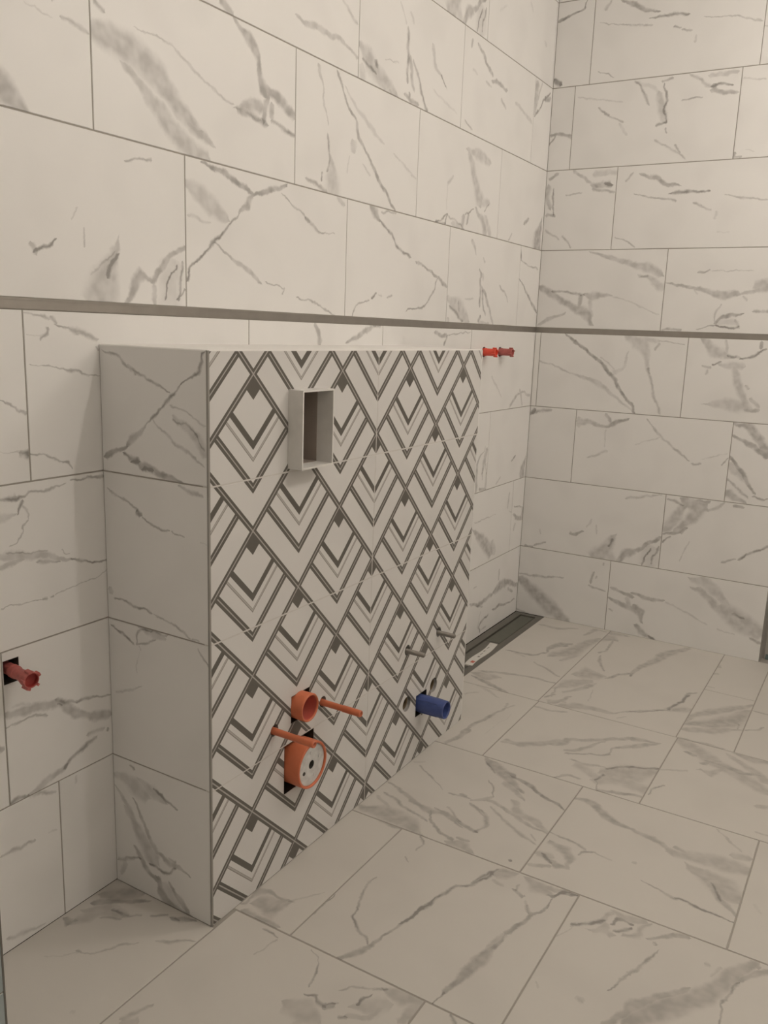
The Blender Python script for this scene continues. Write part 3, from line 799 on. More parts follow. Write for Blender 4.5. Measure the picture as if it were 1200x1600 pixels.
F20:-1774,-744,7.4 -1801,-744,7.3
F24:-1748,-753,29.8 -1763,-781,45.8 -1774,-815,20.7
F25:-1752,-758,17.4 -1749,-813,23.1 -1739,-847,8
F48:-1778,-809,16.1 -1779,-821,11.8 -1754,-830,8.3 -1742,-862,6.8
F40:-1787,-824,4.3 -1827,-820,5.4 -1857,-803,9.5 -1902,-793,9.7 -1941,-781,13.4
F34:-1838,-785,10.7 -1856,-796,10.6
F16:-1820,-774,7 -1848,-789,6.9
F26:-1941,-781,15 -1969,-772,14.3 -1999,-768,17
F42:-1947,-780,4.8 -1994,-776,13.6 -2037,-768,27.3 -2078,-760,26.5 -2115,-755,14.5 -2150,-746,9.9
F42:-2150,-746,6.2 -2190,-744,3.7
F34:-1833,-896,11.1 -1814,-917,6.4 -1789,-940,9.1
F25:-1847,-884,5.4 -1832,-899,5.4
F15:-1892,-872,2.9 -1844,-890,3
F28:-2246,-729,23.4 -2208,-727,23.9
F12:-2029,-959,16.3 -2024,-973,16.3
F12:-2028,-880,4.4 -2046,-890,4.3
F40:-1841,-885,11.7 -1832,-899,11.7
F24:-1829,-898,6.4 -1795,-932,12.6 -1755,-947,11.4
F24:-1750,-946,16.1 -1755,-975,27.1 -1749,-1010,21.5
F44:-1793,-953,7.2 -1763,-963,18 -1769,-989,10.3
F42:-1812,-964,11.5 -1796,-979,10.2 -1781,-989,6.4
F20:-1835,-924,13 -1809,-946,41.4 -1826,-965,24.7
F24:-1813,-984,11.3 -1798,-1006,11.8 -1773,-1010,10.4 -1747,-1023,9.1
F32:-1794,-1025,7.1 -1778,-1043,7.2 -1756,-1070,11.6 -1743,-1103,13.1
F32:-1751,-1069,15.7 -1743,-1103,15.6
F30:-1794,-1038,6.1 -1807,-1047,6
F34:-1817,-1058,3.9 -1851,-1046,7.7 -1874,-1039,5.9 -1917,-1020,5.7 -1976,-1003,4.2
F25:-1914,-1016,8.6 -1917,-1023,8.6
F30:-1606,-966,3.5 -1626,-1027,6.9 -1633,-1056,8.1
F60:-1628,-1048,9.4 -1636,-1094,8.2 -1638,-1134,5.8 -1642,-1168,4.6
F28:-1510,-1058,11.8 -1532,-1097,20.5 -1593,-1146,18.5 -1614,-1169,9.6
F25:-1497,-1077,36 -1522,-1123,77.1 -1561,-1164,59.6
F20:-1803,-1143,11.8 -1803,-1152,11.8
F14:-1832,-1157,9.1 -1797,-1172,9.3
F30:-2062,-1017,9.2 -2026,-1039,15 -1984,-1056,27.9 -1943,-1084,20.4 -1889,-1130,14.1
F32:-2040,-1051,43.3 -1985,-1088,50.8 -1934,-1125,48.9 -1889,-1159,40.6 -1834,-1184,35.5 -1789,-1200,31.2 -1746,-1226,23.5
F28:-1743,-1222,14.4 -1759,-1231,14.3
F32:-1812,-1203,10.5 -1781,-1228,18.1 -1754,-1253,13.5
F36:-1816,-1204,6.5 -1854,-1199,5.4 -1893,-1188,5.4
F36:-1893,-1188,5.5 -1950,-1196,4.2
F12:-2029,-965,12.3 -2030,-971,12.3
F30:-1710,-286,28.9 -1700,-327,55.3 -1702,-376,69.9 -1710,-427,62.4 -1735,-476,20.5
F30:-1721,-283,18.6 -1737,-387,18.7 -1735,-476,10.1
F30:-1439,-305,5.9 -1476,-360,5.7 -1522,-423,3.2
F38:-1737,-472,5.7 -1752,-485,5.7 -1764,-496,5.7
F25:-1764,-496,5.6 -1797,-493,5.5
F32:-1570,-283,8.9 -1590,-339,12 -1614,-387,14.2 -1628,-432,26.8 -1625,-489,16.6 -1651,-538,8.6
F32:-1619,-297,8.8 -1633,-345,11.8 -1652,-384,8.2 -1673,-456,8.3
F20:-1642,-292,15.4 -1673,-340,15
F38:-1624,-439,9.8 -1668,-464,6.8 -1695,-499,9.2 -1713,-543,16.2
F36:-1610,-445,9.2 -1620,-496,14.8 -1642,-551,17.8 -1648,-580,18.7
F30:-1648,-580,12.3 -1611,-584,12.1 -1565,-564,12 -1541,-521,8.1
F30:-1572,-567,7.8 -1538,-510,11.4
F25:-1585,-469,7.3 -1626,-526,7.1
F28:-1723,-539,26.4 -1712,-568,42.9 -1728,-601,20.6
F28:-1695,-546,13.2 -1689,-578,13.2
F30:-1520,-441,7.5 -1521,-474,7.6 -1517,-500,7.7
F30:-1510,-469,14 -1514,-485,13.9
F30:-1524,-504,11.9 -1493,-535,14.6 -1476,-546,9.6
F34:-1475,-548,5 -1437,-533,5.4 -1403,-502,4.1
F30:-1493,-535,14 -1503,-576,13.2 -1524,-625,15 -1544,-671,16.6 -1556,-726,9.1
F24:-1524,-558,7.9 -1571,-631,11.1 -1604,-691,11.3 -1616,-721,8.1
F28:-1579,-694,6.8 -1598,-713,6.7
F24:-1460,-598,27.2 -1510,-632,32.9 -1521,-680,25.1 -1546,-718,11.2
F34:-1290,-438,8.8 -1326,-484,37.7 -1373,-553,30.5 -1410,-600,11.6
F36:-1303,-469,20 -1329,-510,28 -1344,-550,22.2
F50:-1349,-542,14.2 -1362,-599,14 -1412,-681,13.8
F25:-1313,-454,6.7 -1359,-499,6.5
F25:-1389,-545,29.6 -1410,-573,24.1 -1443,-622,8.4
F12:-1431,-285,9.1 -1413,-311,9.1
F38:-1754,-682,7.7 -1794,-664,7.4 -1836,-652,7
F26:-1758,-687,24 -1747,-714,24
F60:-1707,-689,13.6 -1707,-693,13.6
F25:-1829,-485,5.5 -1843,-497,5.4
F32:-1283,-305,14.4 -1224,-319,20.1 -1158,-330,17.2
F10:-1165,-376,2.6 -978,-392,2.7
F34:-1640,-742,10.1 -1663,-774,9.9
F24:-1698,-733,18.4 -1675,-778,18.4
F20:-1645,-736,39 -1640,-765,38.8
F15:-1958,-461,6.5 -1934,-467,6.6
F26:-875,-483,36.2 -799,-543,56.1 -791,-614,19.9 -791,-650,16.8
F30:-822,-463,48.9 -786,-489,21.5 -744,-499,12.8
F24:-787,-655,7.5 -741,-701,10.2 -689,-759,12.9 -650,-802,15.6
F32:-650,-802,11.7 -584,-823,12.2 -485,-838,11.7
F30:-639,-829,41.7 -611,-846,42
F18:-650,-802,41.1 -607,-863,68.7
F30:-1104,-568,32.6 -1077,-597,28.7 -1041,-608,21.4 -1018,-651,23 -967,-708,20.4 -923,-763,27.6
F27:-1123,-619,20.2 -1087,-651,14.8 -1037,-674,12.2 -992,-699,9.1
F32:-1136,-629,10.9 -1102,-678,8.8 -1073,-729,8.9 -1016,-734,10 -1007,-747,22.5
F30:-1007,-747,24.9 -964,-790,26.8 -907,-841,10.3
F34:-926,-763,38 -922,-779,30.4 -914,-821,17.6
F27:-1161,-649,16.8 -1166,-688,15.3 -1145,-745,10.9
F20:-1175,-675,59 -1216,-741,41
F50:-1156,-748,13.5 -1107,-802,12.4 -1090,-844,10.5 -1063,-878,14
F24:-1181,-756,79.9 -1137,-820,97.5 -1091,-869,47.3
F20:-1235,-747,54.1 -1196,-786,72.9 -1203,-878,59.5
F36:-1235,-747,8.1 -1279,-766,12.1 -1264,-821,15.6 -1248,-884,13.6
F36:-1189,-753,9.3 -1235,-747,9.2
F30:-1282,-644,10.9 -1249,-674,14.2 -1251,-706,13.9
F50:-1405,-679,16.5 -1411,-701,13.1 -1431,-725,9
F36:-1355,-721,22.2 -1353,-770,25 -1386,-813,28.4 -1409,-853,27.4 -1419,-888,12.7
F28:-1420,-893,19.7 -1429,-949,23.4 -1448,-988,17.5 -1459,-1011,43.5
F25:-1430,-1001,15.5 -1439,-1028,15.3
F24:-1461,-1008,46.8 -1447,-1055,47.3 -1440,-1115,70.3 -1431,-1165,54
F24:-1493,-1048,27.4 -1522,-1102,53.4 -1549,-1153,71.6
F25:-1529,-1103,6.8 -1582,-1136,6.6
F20:-1296,-1077,5.2 -1342,-1119,6.3 -1364,-1139,12.5
F22:-1390,-1127,32.3 -1383,-1162,32.1
F30:-1585,-745,28.8 -1591,-775,37.6 -1621,-807,26.7 -1659,-812,12.2
F34:-1654,-771,18.5 -1664,-792,26.8 -1663,-813,14.1
F30:-1541,-729,6 -1553,-779,7.3 -1564,-828,10.1
F36:-1592,-820,6.5 -1574,-827,10.8 -1565,-846,7.5
F20:-1565,-846,5.7 -1575,-888,5.7
F42:-1769,-822,8.4 -1744,-837,8.7 -1740,-865,6.5
F28:-740,-857,15.8 -636,-892,27.7 -572,-937,44.7 -513,-984,41 -442,-1036,22.6
F30:-727,-877,30.6 -679,-945,70.6 -609,-1000,73 -500,-1039,48.3
F24:-770,-880,38.2 -726,-954,49.4 -666,-1030,16.9
F36:-722,-879,21.2 -696,-898,21.3
F20:-624,-1024,5.8 -665,-1020,5.8
F24:-844,-880,62.1 -885,-942,58.4 -936,-1003,58.6 -962,-1057,49.9 -998,-1111,55.7 -1033,-1160,53.8
F27:-838,-879,13.1 -833,-947,15.5 -832,-1010,10.2
F36:-916,-917,15.9 -927,-950,15.8
F30:-969,-974,19.9 -945,-990,17.5 -915,-1014,18.1
F24:-1005,-976,20.3 -1015,-998,40.3 -963,-1038,16.9
F36:-937,-983,16.5 -941,-1034,29.8 -955,-1085,27.6 -942,-1122,11.1
F27:-843,-1053,24.2 -851,-1089,49.4 -833,-1134,70.7
F22:-864,-1031,19.2 -921,-1099,36.4 -970,-1151,51.6
F18:-1071,-880,8.3 -1029,-951,8.3
F36:-1229,-889,4.8 -1194,-890,5.8 -1153,-909,6.8
F22:-1252,-1156,9.1 -1250,-1187,9
F20:-1121,-1142,29.3 -1113,-1170,29.2
F20:-1551,-937,14.9 -1550,-941,14.9
F30:-662,-1046,11.8 -634,-1080,7.8 -602,-1089,9.5
F34:-489,-1043,12.5 -493,-1091,12.3
F28:-76,-403,51 -105,-439,117.8 -101,-469,46.3
F34:-279,-461,13.4 -236,-473,10 -119,-469,11.6
F30:-302,-473,9.5 -357,-485,11.8 -447,-529,7.3
F24:-30,-416,64 -24,-499,31.7
F32:-425,-620,14.1 -328,-631,27.2 -247,-658,35.9 -136,-680,49.1 -8,-740,34.2
F38:-513,-556,13.6 -448,-588,14.3 -407,-615,19.1
F40:-443,-624,9.6 -422,-623,9.7
F27:-542,-457,63.5 -503,-492,121.4 -498,-538,61
F24:-695,-436,24.9 -634,-465,73.3 -572,-514,59.1
F34:-635,-521,29 -599,-532,29.2
F24:-721,-472,17.2 -653,-513,24.3 -580,-540,15.2
F20:-640,-550,4.4 -743,-565,4.3
F24:-778,-447,9.4 -693,-439,9.6
F25:-789,-492,20.2 -794,-502,20.1
F25:-855,-476,27 -821,-507,39.1 -793,-564,41.1 -785,-626,30.3 -782,-663,10
F24:-737,-701,7.9 -720,-734,7.5 -680,-773,7 -645,-807,7
F22:-812,-684,7.2 -783,-701,7.3
F34:-645,-807,9.1 -570,-827,8.3 -475,-837,13.9 -448,-857,17.5
F32:-645,-823,29.4 -625,-835,29.6
F22:-107,-155,25.2 -107,-234,32.5 -62,-295,21.7
F22:-118,-347,18.3 -25,-371,30.9 -25,-409,22.1
F36:-471,-153,16.2 -453,-256,21.5 -404,-289,18.1
F30:-404,-289,11.9 -340,-286,23.9 -269,-313,45.4 -250,-338,28
F34:-296,-322,28.1 -273,-330,28.2
F24:-418,-314,45.6 -348,-366,86.4 -250,-385,63.1
F22:-293,-373,62.6 -193,-392,50.6 -124,-413,36.6
F20:-445,-365,26.3 -359,-395,26.8
F16:-462,-165,15.2 -489,-239,15
F27:-517,-286,9.3 -557,-356,17.3 -600,-415,11.2
F27:-715,-157,24 -682,-243,19.1 -660,-332,16.3 -658,-422,13.4
F22:-745,-156,49.7 -755,-201,79.3 -733,-231,45.4
F36:-774,-155,18.2 -797,-220,26.4 -821,-279,20.7 -859,-342,18.1 -878,-418,17.6
F18:-803,-153,9.1 -840,-215,15.3 -889,-308,7.6
F18:-929,-199,11.2 -889,-228,11.3
F34:-1199,-317,15.8 -1121,-323,17.1 -1056,-337,14.6 -957,-356,12.4
F20:-953,-354,8.7 -911,-346,8.8
F25:-953,-354,9.4 -915,-374,9.5
F25:-885,-425,15.6 -883,-486,13.8 -860,-535,13.7
F27:-1158,-446,15.9 -1159,-488,33 -1126,-536,31 -1065,-594,30.4
F25:-1173,-440,19.7 -1166,-478,19.6
F30:-795,-431,11.1 -747,-454,11.2
F40:-2399,-9,14.8 -2402,-29,23 -2393,-33,11.3
F22:-2398,-34,22.5 -2374,-47,33.7 -2351,-52,33.2
F22:-2359,-30,34 -2335,-56,52.6 -2327,-98,37.7
F40:-2333,-20,22.5 -2304,-62,17.1 -2265,-110,11.6
F32:-2305,-20,52 -2284,-51,58.9 -2259,-77,47.9
F32:-2327,-67,6.2 -2325,-106,9.5 -2312,-133,7.2
F20:-2358,-71,8.4 -2336,-108,8.4
F32:-2301,-151,8.8 -2277,-177,8.9
F40:-2279,-189,15.3 -2268,-213,19.9 -2262,-236,7.8
F30:-2273,-193,5.4 -2276,-206,5.4
F15:-2464,-94,3.8 -2451,-113,3.8
F36:-2449,-108,7.1 -2445,-118,7.1
F26:-2445,-121,4 -2427,-140,4 -2411,-151,9.2
F25:-2411,-151,7.2 -2384,-170,7.2 -2365,-184,4.1
F27:-2345,-212,6.7 -2331,-240,8.9 -2302,-274,4
F27:-2517,-302,10 -2491,-313,10.1 -2464,-324,4.3
F20:-2521,-311,24 -2503,-331,24.1
F10:-2491,-67,3.8 -2467,-98,3.8
F13:-2555,-216,8.9 -2551,-225,8.9
S46:268,1143,6.8 259,1119,6.1 243,1100,6.5 225,1090,3 200,1068,3.6 187,1056,7.2 157,1033,3.6 137,1014,5.3 129,1005,3.3
S38:127,1006,3.2 106,988,10.5 85,974,13.6 71,955,11.6
S44:71,953,7.3 42,943,10.8 10,932,14.9
S42:60,939,8.2 98,930,10.8
S33:9,1135,5.1 40,1127,6.4 73,1109,5.5 103,1092,6.3 123,1089,5.1 155,1074,4.2 184,1062,3.6
S25:77,1112,5 96,1090,5
S25:137,1010,4 172,987,5.6 213,965,5.5 235,951,5.4 266,938,3.7
S22:192,1021,10.7 220,1007,16.6 254,981,25.9 269,961,29.7
S22:183,1041,3.9 227,1033,3.5 267,1011,6.8
S25:189,1019,4.1 236,1002,4.4 266,968,4.7
S34:235,951,5.9 244,949,5.9
A10:-271,2347,18.6 -245,2328,18.7
A8:-527,2242,8.3 -473,2277,8.4
A10:-113,2263,22.7 -94,2257,22.9
F6:-1553,-1195,9.3 -1578,-1215,9.1
B15:698,2091,5.9 773,2078,5.9
B10:731,1852,5 762,1850,4.9
B15:746,2249,4.7 765,2249,4.7
"""
VEINS = {'A': [], 'B': [], 'S': [], 'F': []}
for ln in VEIN_DATA.strip().splitlines():
    h, t = ln.split(':')
    pts = [tuple(float(c)/1000 for c in p.split(',')) for p in t.split()]
    VEINS[h[0]].append([float(h[1:])/100*1.26, pts, False])

def take(plane, u0, u1, v0, v1):
    out = []
    for e in VEINS[plane]:
        if e[2]: continue
        mid = e[1][len(e[1])//2] if len(e[1]) > 2 else [(e[1][0][i]+e[1][1][i])/2 for i in (0, 1)]
        if u0 <= mid[0] <= u1 and v0 <= mid[1] <= v1:
            e[2] = True; out.append((e[0], [(p[0]-u0, p[1]-v0, p[2]) for p in e[1]]))
    return out

POOL = []; PENDING = []; SEED = [0]
JT = 0.0030            # joint width
def tile(parent, plane, u0, u1, v0, v1, frame, holes=(), name='tile', ou=None, mat=None, thick=0.008, group=None, rough=0.42):
    """one tile: bounds include half a joint on every side"""
    jt = 0.0036 if plane == 'F' else JT
    h = jt/2; w, l = u1-u0-jt, v1-v0-jt
    if w < 0.003 or l < 0.003: return None
    loc = [('r', a[1]-u0, a[2]-u0, a[3]-v0, a[4]-v0) if a[0] == 'r' else ('c', a[1]-u0, a[2]-v0, a[3]) for a in holes
           if (a[0] == 'r' and a[1] < u1-h and a[2] > u0+h and a[3] < v1-h and a[4] > v0+h) or (a[0] == 'c' and u0 < a[1] < u1 and v0 < a[2] < v1)]
    if loc: m = sheet(h, u1-u0-h, h, v1-v0-h, -thick, 0, loc)
    else:
        m = MB(); m.box(h, u1-u0-h, h, v1-v0-h, -thick, 0, ch=0.0007)
    o = m.build(name, None, parent, frame(u0, v0))
    if parent.type == 'MESH': o.matrix_parent_inverse = parent.matrix_basis.inverted()
    if not o.data.materials: o.data.materials.append(None)
    o.material_slots[0].link = 'OBJECT'
    if mat is None:
        vs = take(plane, u0, u1, v0, v1)
        SEED[0] += 1
        if vs:
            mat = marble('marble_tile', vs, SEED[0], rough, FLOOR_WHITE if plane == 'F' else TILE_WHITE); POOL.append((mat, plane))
        else: PENDING.append((o, plane))
    if mat is not None: o.material_slots[0].material = mat
    return o

def row_cuts(j, lo, hi, pitch=0.602):
    k = math.floor((lo-j)/pitch); c = [lo]
    x = j+k*pitch
    while x < hi-1e-6:
        if x > lo+0.004: c.append(x)
        x += pitch
    c.append(hi); return c

# ------------------------------------------------------------------ dimensions
BX0, BX1, BD, BH = -2.2535, -1.1107, 0.2744, 1.1449        # half wall
ZR = [0.0, 0.2971, 0.5991, 0.9011, 1.2025]                  # joints below the metal strip
ZU = [1.2215, 1.5241, 1.8261, 2.1281, 2.4301, 2.60]         # joints above it
CEIL = 2.60
XL = -4.30; YN = -2.75                                      # far ends of the room behind the camera
B_END = 0.9961                                              # back wall ends here, doorway beyond
PIER_X, PIER_Y = -2.785, 0.389

# ------------------------------------------------------------------ structure: walls with their tiles
HOLE_PLUG = ('r', -2.4945, -2.4615, 0.536, 0.582)
HOLE_R1 = ('c', -0.498, 1.124, 0.0185); HOLE_R2 = ('c', -0.352, 1.124, 0.0185)
wall_holes = [HOLE_PLUG, HOLE_R1, HOLE_R2]
sh = sheet(XL, 0.0, 0.0, CEIL, -0.06, -0.0012, wall_holes)
sh.box(XL, 0.12, 0.0, CEIL, -0.16, -0.06)
wall_left = tag(sh.build('wall_left', M_GROUT, None, frame_left(0, 0)), 'left wall of marble-look tiles behind the half wall', kind='structure')
rowsA = [(ZR[0], ZR[1], -2.3883), (ZR[1], ZR[2], -2.4967+4*0.602-0.033), (ZR[2], ZR[3], -0.403), (ZR[3], ZR[4], -2.4157),
         (ZU[0], ZU[1], -2.0169), (ZU[1], ZU[2], -2.2479), (ZU[2], ZU[3], -1.3799), (ZU[3], ZU[4], -0.613), (ZU[4], ZU[5], -1.1)]
for i, (z0, z1, j) in enumerate(rowsA):
    cuts = row_cuts(j, PIER_X-0.2, 0.0)
    if i == 1: cuts = [PIER_X-0.2, -2.4967, -1.90, -1.33, -0.727, -0.125, 0.0]
    for a, b in zip(cuts, cuts[1:]):
        if i < 3 and BX0+0.02 < a and b < BX1-0.02: continue          # hidden inside the half wall
        tile(wall_left, 'A', a, b+(JT/2 if b == 0.0 else 0), z0-(JT/2 if i == 0 else 0), z1, frame_left, wall_holes)

sb = MB(); sb.box(-0.008, B_END-0.002, 0.0, CEIL, -0.14, -0.0012); sb.box(B_END-0.002, 1.95, 2.13, CEIL, -0.14, -0.0012); sb.box(1.95, 2.75, 0, CEIL, -0.14, -0.0012)
wall_back = tag(sb.build('wall_back', M_GROUT, None, frame_back(0, 0)), 'back wall of marble-look tiles right of the corner', kind='structure')
rowsB = [(ZR[0], ZR[1], .3966), (ZR[1], ZR[2], .5876), (ZR[2], ZR[3], .2002), (ZR[3], ZR[4], .6088),
         (ZU[0], ZU[1], .5008), (ZU[1], ZU[2], .2831), (ZU[2], ZU[3], .0909), (ZU[3], ZU[4], .1446), (ZU[4], ZU[5], .30)]
for i, (z0, z1, j) in enumerate(rowsB):
    hi = B_END if z1 < 2.13 else 1.95
    cuts = row_cuts(j, 0.0, hi)
    if i == 3: cuts = [0.0, 0.024]+[c for c in cuts if c > 0.05]                            # narrow filler strip in the corner
    for a, b in zip(cuts, cuts[1:]): tile(wall_back, 'B', a, b, z0-(JT/2 if i == 0 else 0), z1, frame_back, mat=M_TOPWHITE if b-a < 0.05 else None)

# metal strip running round both walls
t1 = MB(); t1.box(PIER_X-0.1, -0.001, ZR[4]+0.0006, ZU[0]-0.0006, -0.006, -0.0006)
t1.box(PIER_X-0.1, -0.001, ZR[4]+0.0006, ZR[4]+0.003, -0.006, 0.0006); t1.box(PIER_X-0.1, -0.001, ZU[0]-0.003, ZU[0]-0.0006, -0.006, 0.0006)
tag(t1.build('trim_1', M_ALU, None, frame_left(0, 0)), 'grey metal strip across the left wall', kind='structure')
t2 = MB(); t2.box(0.001, B_END, ZR[4]+0.0006, ZU[0]-0.0006, -0.006, -0.0006)
t2.box(0.001, B_END, ZR[4]+0.0006, ZR[4]+0.003, -0.006, 0.0006); t2.box(0.001, B_END, ZU[0]-0.003, ZU[0]-0.0006, -0.006, 0.0006)
tag(t2.build('trim_2', M_ALU, None, frame_back(0, 0)), 'grey metal strip across the back wall', kind='structure')

# near pier at the left edge of the view
pr = MB(); pr.box(XL, PIER_X-0.0012, -PIER_Y+0.0012, 0.0, 0.0, CEIL)
wall_near = tag(pr.build('wall_near_left', M_GROUT), 'end of the tiled pier at the left edge', kind='structure')
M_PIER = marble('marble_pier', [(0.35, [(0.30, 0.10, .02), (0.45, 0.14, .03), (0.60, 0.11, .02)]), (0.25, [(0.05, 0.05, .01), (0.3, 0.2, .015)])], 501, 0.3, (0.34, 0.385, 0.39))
zs = ZR[:4]+[1.2031, 1.5051, 1.8071, 2.1091, 2.4111, CEIL]
for k, (z0, z1) in enumerate(zip(zs, zs[1:])):
    x = PIER_X-(0.602 if k % 2 == 0 else 0.31); e = PIER_X
    while e > XL:
        tile(wall_near, 'P', x, e, z0, z1, lambda u, v: frame_left(u, v, PIER_Y), mat=M_PIER); e = x; x = max(XL, x-0.602)
    # side face towards the half wall
    ym = Matrix(((0,0,1,PIER_X),(1,0,0,-PIER_Y),(0,1,0,z0),(0,0,0,1)))
    mt = MB(); mt.box(0.0011, PIER_Y-0.0011, 0.0011, z1-z0-0.0011, -0.008, 0, ch=0.0007)
    o = mt.build('tile', None, wall_near, ym); o.data.materials.append(None); o.material_slots[0].link = 'OBJECT'; PENDING.append((o, 'A'))
pt = MB(); pt.box(PIER_X-0.0022, PIER_X+0.0006, -PIER_Y-0.0006, -PIER_Y+0.0022, 0, CEIL)
tag(pt.build('trim_3', M_STEEL), 'grey edge profile on the near pier', kind='structure')

# floor
fm = MB(); fm.box(XL, 1.4, YN, -0.131, -0.06, -0.0012); fm.box(XL, BX1-0.002, -0.131, 0.0, -0.06, -0.0012); fm.box(BX1-0.002, 0.0, -0.131, 0.0, -0.06, -0.040)
floor = tag(fm.build('floor', M_GROUT), 'marble-look tiled floor', kind='structure')
FT = []
def ft(x0, x1, y0, y1): FT.append((x0, x1, y0, y1))
P45 = 0.4475
S0, S1, S2, S3, S4 = -2.637, -2.187, -1.736, -1.286, -0.836
# strip left of the half wall, then strips of square tiles, then the long tiles at the back
ft(PIER_X, BX0, -0.281, 0.0)
ft(PIER_X, S0, -0.389, -0.281)
for x0, x1, ys in ((S0, S1, [-0.281, -0.728, -1.175, -1.622, -2.07, -2.52, YN]), (S1, S2, [-BD, -0.420, -0.867, -1.314, -1.761, -2.21, YN]),
                   (S2, S3, [-BD, -0.727, -1.171, -1.618, -2.065, -2.51, YN]), (S3, S4, [-0.131, -0.428, -0.878, -1.325, -1.772, -2.22, YN])):
    for a, b in zip(ys, ys[1:]): ft(x0, x1, b, a)
ft(S4, 0.0, -0.424, -0.131); ft(S4, 0.0, -0.872, -0.424); ft(S4, -0.400, -1.040, -0.872); ft(-0.400, 0.0, -1.040, -0.872)
for a, b in ((-1.040, -1.487), (-1.487, -1.934), (-1.934, -2.38), (-2.38, YN)):
    ft(S4, -0.488, b, a); ft(-0.488, 0.0, b, a); ft(0.0, 0.45, b, a)
for a, b in zip([-0.389, -0.728, -1.175, -1.622, -2.07, -2.52], [-0.728, -1.175, -1.622, -2.07, -2.52, YN]):
    for x1 in (S0, S0-0.45, S0-0.90, S0-1.35): ft(max(x1-0.45, XL), x1, b, a)
for x0, x1, y0, y1 in FT:
    if y1 > -0.001 or abs(y1+BD) < 1e-4: y1 += JT/2
    if abs(x1) < 1e-4 or (abs(x1-BX0) < 1e-4): x1 += JT/2
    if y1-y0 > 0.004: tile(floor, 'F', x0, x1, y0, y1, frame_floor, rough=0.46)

ce = MB(); ce.box(XL, 1.4, YN, 0.0, CEIL, CEIL+0.08)
tag(ce.build('ceiling', M_PLASTER), 'plain white ceiling', kind='structure')
wr = MB(); wr.box(XL, 1.4, YN-0.1, YN, 0, CEIL)
tag(wr.build('wall_right', M_PLASTER), 'plain wall behind the camera on the right', kind='structure')
wn = MB(); wn.box(XL-0.1, XL, YN, -0.0, 0, CEIL)
tag(wn.build('wall_rear', M_PLASTER), 'plain wall behind the camera', kind='structure')
wh = MB(); wh.box(1.4, 1.5, YN, -0.0, 0, CEIL); wh.box(0.142, 1.4, -0.9, -0.8, 0, CEIL)
tag(wh.build('wall_beyond_doorway', M_PLASTER), 'plain wall beyond the doorway', kind='structure')

# doorway edge: grey profiles at the end of the back wall
te = MB(); te.box(0.0, 0.004, -B_END-0.0015, -B_END+0.002, 0.0, 2.13); te.box(0.004, 0.055, -B_END-0.0005, -B_END+0.002, 0.0, 2.13)
te.box(0.018, 0.024, -B_END-0.004, -B_END, 0.0, 2.13); te.box(0.05, 0.055, -B_END-0.012, -B_END, 0.0, 2.13)
tag(te.build('trim_4', M_ALUDARK), 'grey metal edge profile where the back wall ends', kind='structure')

# ------------------------------------------------------------------ half wall with the patterned front
DZ = 0.198; NODE_X = BX0+0.1245
NODE_J = BX0+0.5745
def on_front(u, v, d=0.0): return frame_left(u, v, BD+d)
front_holes = [('r', BX0+0.236, BX0+0.339, 0.911, 1.064),                # flush sleeve
               ('r', BX0+0.2555, BX0+0.3225, 0.340, 0.4035),             # flush pipe
               ('r', BX0+0.2325, BX0+0.3425, 0.1795, 0.2957),            # waste pipe
               ('c', BX0+0.376, 0.3475, 0.0130), ('c', BX0+0.1975, 0.3485, 0.0130),
               ('c', BX0+0.772, 0.3480, 0.0145), ('c', BX0+0.954, 0.3470, 0.0145),
               ('c', BX0+0.9385, 0.1885, 0.0215), ('c', BX0+0.7805, 0.1885, 0.0215),
               ('r', BX0+0.8335, BX0+0.897, 0.127, 0.192)]
half = tag(empty('half_wall', (BX0+(BX1-BX0)/2, -BD/2, 0)), 'waist-high boxed half wall with black diamond pattern front and marble side', 'half wall')
INV = half.matrix_basis.inverted()
def hp(mw): return Matrix.Translation((-half.location.x, -half.location.y, 0)) @ mw
core = sheet(BX0+0.0012, BX1-0.0012, 0.0, BH-0.006, -0.014, -0.0003, front_holes)
core.build('grout', M_GROUTL, half, hp(on_front(0, 0)))
cs = MB(); cs.box(BX0+0.0012, BX0+0.014, -BD+0.014, 0.0, 0.0, BH-0.006); cs.box(BX1-0.014, BX1-0.0012, -BD+0.014, 0.0, 0.0, BH-0.006)
cs.build('core', M_GROUT, half, hp(Matrix.Identity(4)))
zf = [0.0, ZR[1], ZR[2], ZR[3], BH-0.001]
for k in range(4):
    z0, z1 = zf[k], zf[k+1]
    zn = (ZR[k+1]-0.302 if k < 3 else ZR[3]) + DZ + 0.001
    for (a, b) in ((BX0+0.002, NODE_J), (NODE_J, BX1)):
        h = JT/2
        hl = [('r', q[1]-NODE_J, q[2]-NODE_J, q[3]-zn, q[4]-zn) if q[0] == 'r' else ('c', q[1]-NODE_J, q[2]-zn, q[3]) for q in front_holes
              if (q[0] == 'r' and q[1] < b and q[2] > a and q[3] < z1-h and q[4] > z0+h) or (q[0] == 'c' and a < q[1] < b and z0 < q[2] < z1)]
        x0, x1, y0, y1 = a-NODE_J+h, b-NODE_J-h, z0-zn+h, z1-zn-h
        # the lattice crosses at the joint half a cell lower than at the reference crossing
        sy = 0.15
        hl = [('r', q[1], q[2], q[3]+sy, q[4]+sy) if q[0] == 'r' else ('c', q[1], q[2]+sy, q[3]) for q in hl]
        m = sheet(x0, x1, y0+sy, y1+sy, -0.008, 0, hl) if hl else MB().box(x0, x1, y0+sy, y1+sy, -0.008, 0, ch=0.0006)
        m.build('patterned_tile', M_DECOR, half, hp(on_front(NODE_J, zn-sy)))
